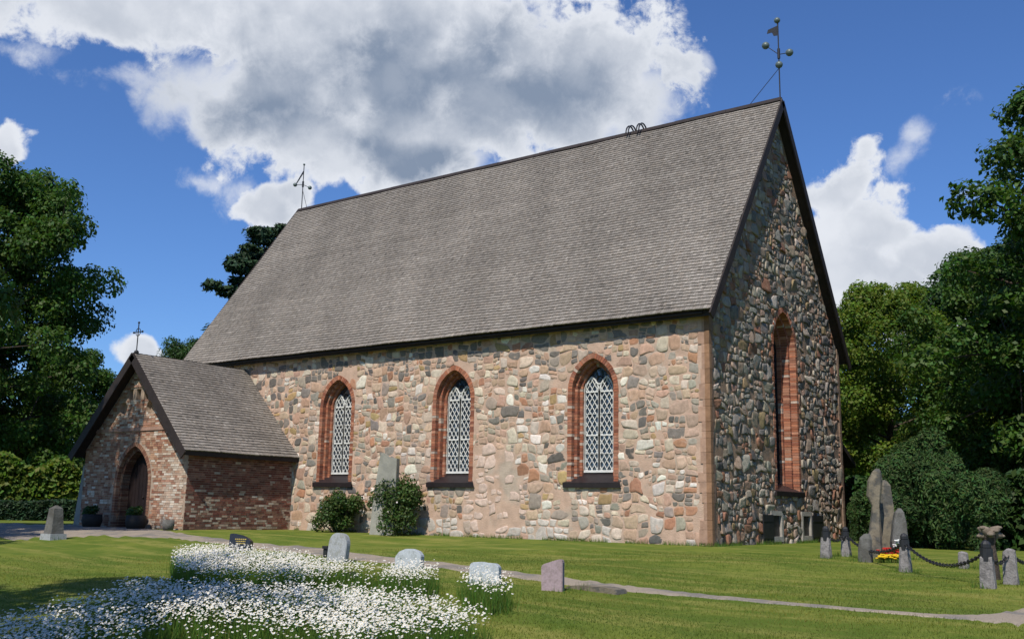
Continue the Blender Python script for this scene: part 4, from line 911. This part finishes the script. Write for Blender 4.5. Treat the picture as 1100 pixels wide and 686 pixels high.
# gnarled stump behind the leaning bollard
q = gnd(1066, 622); t = thing('gnarled_stump', 'pale gnarled tree stump with spreading knots behind the leaning bollard', 'stump', tuple(q)); m = MB(); rr = random.Random(8)
m.tube([q+(0, 0, -.1), q+(.02, 0, .35), q+(-.01, 0, .65), q+(0, 0, .85)], [.16, .11, .10, .15], 9); m.build('stem', 'bark', t)
m = MB()
for i in range(9):
    a = i*.72; e = q+np.array((math.cos(a)*rr.uniform(.15, .32), math.sin(a)*.18, rr.uniform(.80, .98))); m.tube([q+(0, 0, .74), (q+(0, 0, .82)+e)/2+(0, 0, .03), e], [.10, .09, .05], 7); m.ball(e, rr.uniform(.05, .075), 8, squash=.6)
m.build('knot', 'driftwood', t, smooth=True)
# memorial flowers
MT['flower_red'] = mat('red_petal', (.45, .03, .02), .6, .2, 20, 0); MT['flower_yellow'] = mat('yellow_petal', (.75, .50, .02), .6, .15, 20, 0); MT['flower_white'] = mat('white_petal', (.75, .75, .7), .6, .1, 20, 0)
def flowers(name, label, px0, px1, py, depth, n, h, m, seed):
    rs = random.Random(seed); a, b = gnd(px0, py), gnd(px1, py); t = thing(name, label, 'flowers', tuple((a+b)/2)); mb = MB(); st = MB()
    for i in range(n):
        p = a+(b-a)*rs.random(); p = p+np.array((0, rs.uniform(0, depth), 0)); p[2] = G(p[0], p[1]); e = p+np.array((rs.uniform(-.03, .03), rs.uniform(-.03, .03), h*rs.uniform(.6, 1.1)))
        st.tube([p, e], .006, 4, (1, 1, 1), False)
        for k in range(5): mb.ball(e+np.array((math.cos(k*1.26)*.028, math.sin(k*1.26)*.028, 0)), .024, 6, squash=.6)
    mb.build('blossom', m, t); st.build('stem', 'stem', t)
flowers('flower_bed', 'bright yellow flowers edging the bed at the foot of the standing stones', 943, 966, 604.5, .3, 60, .16, 'flower_yellow', 1)
flowers('flower_bed', 'red flowers behind the yellow ones at the foot of the standing stones', 944, 968, 601.5, .5, 60, .24, 'flower_red', 2)
flowers('flower_bed', 'small white flower clump right of the brownish slab', 961, 968, 601, .2, 22, .42, 'flower_white', 3)

# ------------------------------------------------------------------ daisy meadow and grass
def meadow(name, label, polys, dens, seed, hmean):
    rs = random.Random(seed); fl = MB(); ce = []; V = []; F = []; K = []; heads = []
    for poly, k in polys:
        wp = [tuple(gnd(x, y, hmean)[:2]) for x, y in poly]; xs = [p[0] for p in wp]; ys = [p[1] for p in wp]; A = (max(xs)-min(xs))*(max(ys)-min(ys))
        for i in range(int(A*dens*k)):
            p = (rs.uniform(min(xs), max(xs)), rs.uniform(min(ys), max(ys)))
            if not inpoly(p, wp): continue
            e = dist_poly(p, wp); 
            if e < .35 and rs.random() > .25+e*2.1: continue
            nn = math.sin(p[0]*2.3+1)*math.sin(p[1]*2.9)+.6*math.sin(p[0]*5.1)*math.sin(p[1]*4.3+2)
            if rs.random() < .22-.30*nn: continue
            heads.append((p[0], p[1], G(*p)+hmean*min(1.25, max(.6, rs.gauss(1, .16)))))
    return heads
PA = [([(187, 588), (240, 586), (267, 588), (324, 594), (355, 602), (398, 604), (404, 611), (368, 612), (311, 616), (245, 613), (189, 609), (183, 600)], 1.), ([(409, 608), (430, 604), (472, 607), (470, 617), (450, 621), (411, 618)], .8), ([(490, 614), (520, 612), (551, 620), (551, 631), (530, 634), (496, 624)], .75),
      ([(398, 604), (440, 606), (410, 616), (398, 614)], .25), ([(200, 615), (311, 619), (400, 614), (440, 631), (311, 628), (245, 628)], .05)]
PB = [([(-40, 668), (0, 661), (22, 657), (65, 646), (98, 639), (131, 625), (185, 626), (245, 628), (311, 629), (424, 633), (485, 643), (525, 656), (529, 668), (485, 671), (424, 678), (368, 680), (300, 671), (250, 664), (190, 662), (160, 676), (140, 690), (100, 702), (-40, 706)], 1.), ([(185, 664), (300, 672), (424, 680), (485, 676), (470, 690), (180, 700)], .10)]
heads = meadow('daisy', '', PA+PB, 860, 77, .38)
rs = np.random.RandomState(5); Hd = np.array(heads); n = len(Hd)
Nr = norm(np.array(S)*.75+np.array((0, 0, .55))+rs.normal(size=(n, 3))*.33); t_ = norm(np.cross(Nr, rs.normal(size=(n, 3)))); b_ = np.cross(Nr, t_); rad = rs.uniform(.0095, .018, n)
k8 = 8; V = []
for k in range(k8):
    a = 2*math.pi*k/k8; q_ = rad*(1. if k % 2 else .82); V.append(Hd+t_*(q_*math.cos(a))[:, None]+b_*(q_*math.sin(a))[:, None]-Nr*(rad*.12)[:, None])
V = np.stack(V+[Hd], 1).reshape(-1, 3); base = (np.arange(n)*(k8+1))[:, None]
F = np.concatenate([np.concatenate([base+k, base+(k+1) % k8, base+k8], 1) for k in range(k8)])
tag(rawmesh('oxeye_daisies', V, F, np.ones((len(V), 3)), 'petal'), 'white oxeye daisies in dense drifts among the gravestones', 'daisies', kind='stuff')
MT['daisy_eye'] = mat('daisy_eye', (.62, .40, .03), .7, .1, 20, 0)
V = np.stack([Hd+t_*(rad*.33*math.cos(k*1.0472))[:, None]+b_*(rad*.33*math.sin(k*1.0472))[:, None]+Nr*(rad*.1)[:, None] for k in range(6)]+[Hd+Nr*(rad*.3)[:, None]], 1).reshape(-1, 3); base = (np.arange(n)*7)[:, None]
F = np.concatenate([np.concatenate([base+k, base+(k+1) % 6, base+6], 1) for k in range(6)])
tag(rawmesh('daisy_centres', V, F, np.ones((len(V), 3)), 'daisy_eye'), 'yellow centres of the white daisies in the grass', 'daisies', kind='stuff')
def blades(P, h, w, lean, rs):
    n = len(P); a = rs.uniform(0, 6.283, n); side = np.stack([np.cos(a), np.sin(a), 0*a], 1); ln = rs.normal(size=(n, 3))*lean; ln[:, 2] = 1; ln = norm(ln)
    v = np.stack([P-side*(w/2)[:, None], P+side*(w/2)[:, None], P+ln*h[:, None]], 1).reshape(-1, 3); return v, np.arange(3*n).reshape(n, 3)
# tall meadow grass and daisy stems
Pm = []
for x, y, z in heads: Pm.append((x+rs.uniform(-.08, .08), y+rs.uniform(-.08, .08)))
extra = []
for poly, k in PA+PB:
    wp = [tuple(gnd(x, y+(6 if y > 640 else 3), .30)[:2]) for x, y in poly]; xs = [p[0] for p in wp]; ys = [p[1] for p in wp]
    for i in range(int((max(xs)-min(xs))*(max(ys)-min(ys))*420)):
        p = (rs.uniform(min(xs), max(xs)), rs.uniform(min(ys), max(ys)))
        if inpoly(p, wp): extra.append(p)
tuft = []
for o_ in list(C.objects):
    if o_.get('category') in ('gravestone', 'stone', 'bollard', 'standing stone', 'obelisk', 'grave marker', 'stone slab', 'lantern'):
        big_ = .33 if o_.get('category') in ('gravestone', 'standing stone') else .22
        for i in range(130):
            a = rs.uniform(0, 6.283); r_ = big_*rs.uniform(.75, 1.5); tuft.append((o_.location.x+math.cos(a)*r_, o_.location.y+math.sin(a)*r_*.7))
for i in range(5200): tuft.append((rs.uniform(-16.5, 0.1), -abs(rs.normal(0, .10))-.03) if rs.uniform() < .66 else (abs(rs.normal(0, .10))+.06, rs.uniform(0, WD)))
tuft = [p for p in tuft if math.sin(p[0]*3.1+1)*math.sin(p[0]*1.3+p[1]*2.) > -.35]
ntf = len(tuft); extra = extra+tuft
Pm = Pm+extra; P = np.array([(x, y, G(x, y)) for x, y in Pm]); hh = np.r_[np.array([max(.15, z-G(x, y)-.02) for x, y, z in heads]), rs.uniform(.10, .28, len(extra)-ntf), rs.uniform(.05, .17, ntf)]
v, f = blades(P, hh, rs.uniform(.007, .014, len(P)), .2, rs); col = np.repeat(np.stack([rs.uniform(.7, 1.3, len(P)), rs.uniform(.75, 1.2, len(P)), rs.uniform(.7, 1.2, len(P))], 1), 3, 0)
tag(rawmesh('meadow_grass', v, f, col, 'stem'), 'tall green stems and grass of the daisy meadow', 'meadow grass', kind='stuff')
# short mown grass near the viewer
Q = []
cx_, cy_ = CAM[0], CAM[1]
while len(Q) < 210000:
    d_ = 10.5+16*rs.uniform()**1.25; a = YAW+rs.uniform(-.62, .60); x, y = cx_-math.sin(a)*d_, cy_+math.cos(a)*d_
    if y < -.2 and not (-23.5 < x < -16.5 and y > -5.5): Q.append((x, y))
Q = np.array(Q); P = np.array([(x, y, G(x, y)-.004) for x, y in Q]); tone = .5+.5*np.sin(Q[:, 0]*.45+1.7*np.sin(Q[:, 1]*.9))*np.sin(Q[:, 1]*2.3+.6*np.sin(Q[:, 0]*.8))
pathmesh = bpy.data.objects['gravel_path'].data; pv = np.array([v.co[:2] for v in pathmesh.vertices])
pr_ = pv.reshape(-1, 9, 2); lo_, hi_ = pr_[:, 0], pr_[:, -1]; poly = [tuple(p) for p in lo_]+[tuple(p) for p in hi_[::-1]]
keep = np.ones(len(P), bool)
cand = np.where((Q[:, 1] > -12.5))[0]
PP = np.array(poly); ins = np.zeros(len(cand), bool); X, Y = Q[cand, 0], Q[cand, 1]
for i in range(len(PP)):
    x0, y0 = PP[i]; x1, y1 = PP[i-1]
    if abs(y1-y0) < 1e-12: continue
    cr = ((y0 > Y) != (y1 > Y)) & (X < (x1-x0)*(Y-y0)/(y1-y0)+x0); ins ^= cr
keep[cand[ins]] = rs.uniform(size=ins.sum()) < .05; P = P[keep]; tone = tone[keep]; n = len(P)
v, f = blades(P, rs.uniform(.018, .05, n)*(.8+.5*tone*rs.uniform(.3, 1.4, n)), rs.uniform(.007, .013, n), .6, rs)
pt = .5+.5*np.sin(P[:, 0]*1.1+2.2*np.sin(P[:, 1]*.53+.4))*np.sin(P[:, 1]*.8+1.4*np.sin(P[:, 0]*.6)); dry = np.clip((pt-.55)*2.4, 0, 1)*rs.uniform(.3, 1.2, n)
g_ = rs.uniform(.62, 1.2, n)*(.78+.3*tone); col = np.repeat(np.stack([g_*(.74+.5*tone*rs.uniform(.4, 1.3, n)+.55*dry), g_*(.86+.12*tone+.12*dry), g_*rs.uniform(.7, 1.2, n)*(1+.5*dry)], 1), 3, 0)
tag(rawmesh('mown_grass', v, f, col, 'grass_blade'), 'short mown grass of the churchyard lawn', 'grass', kind='stuff')
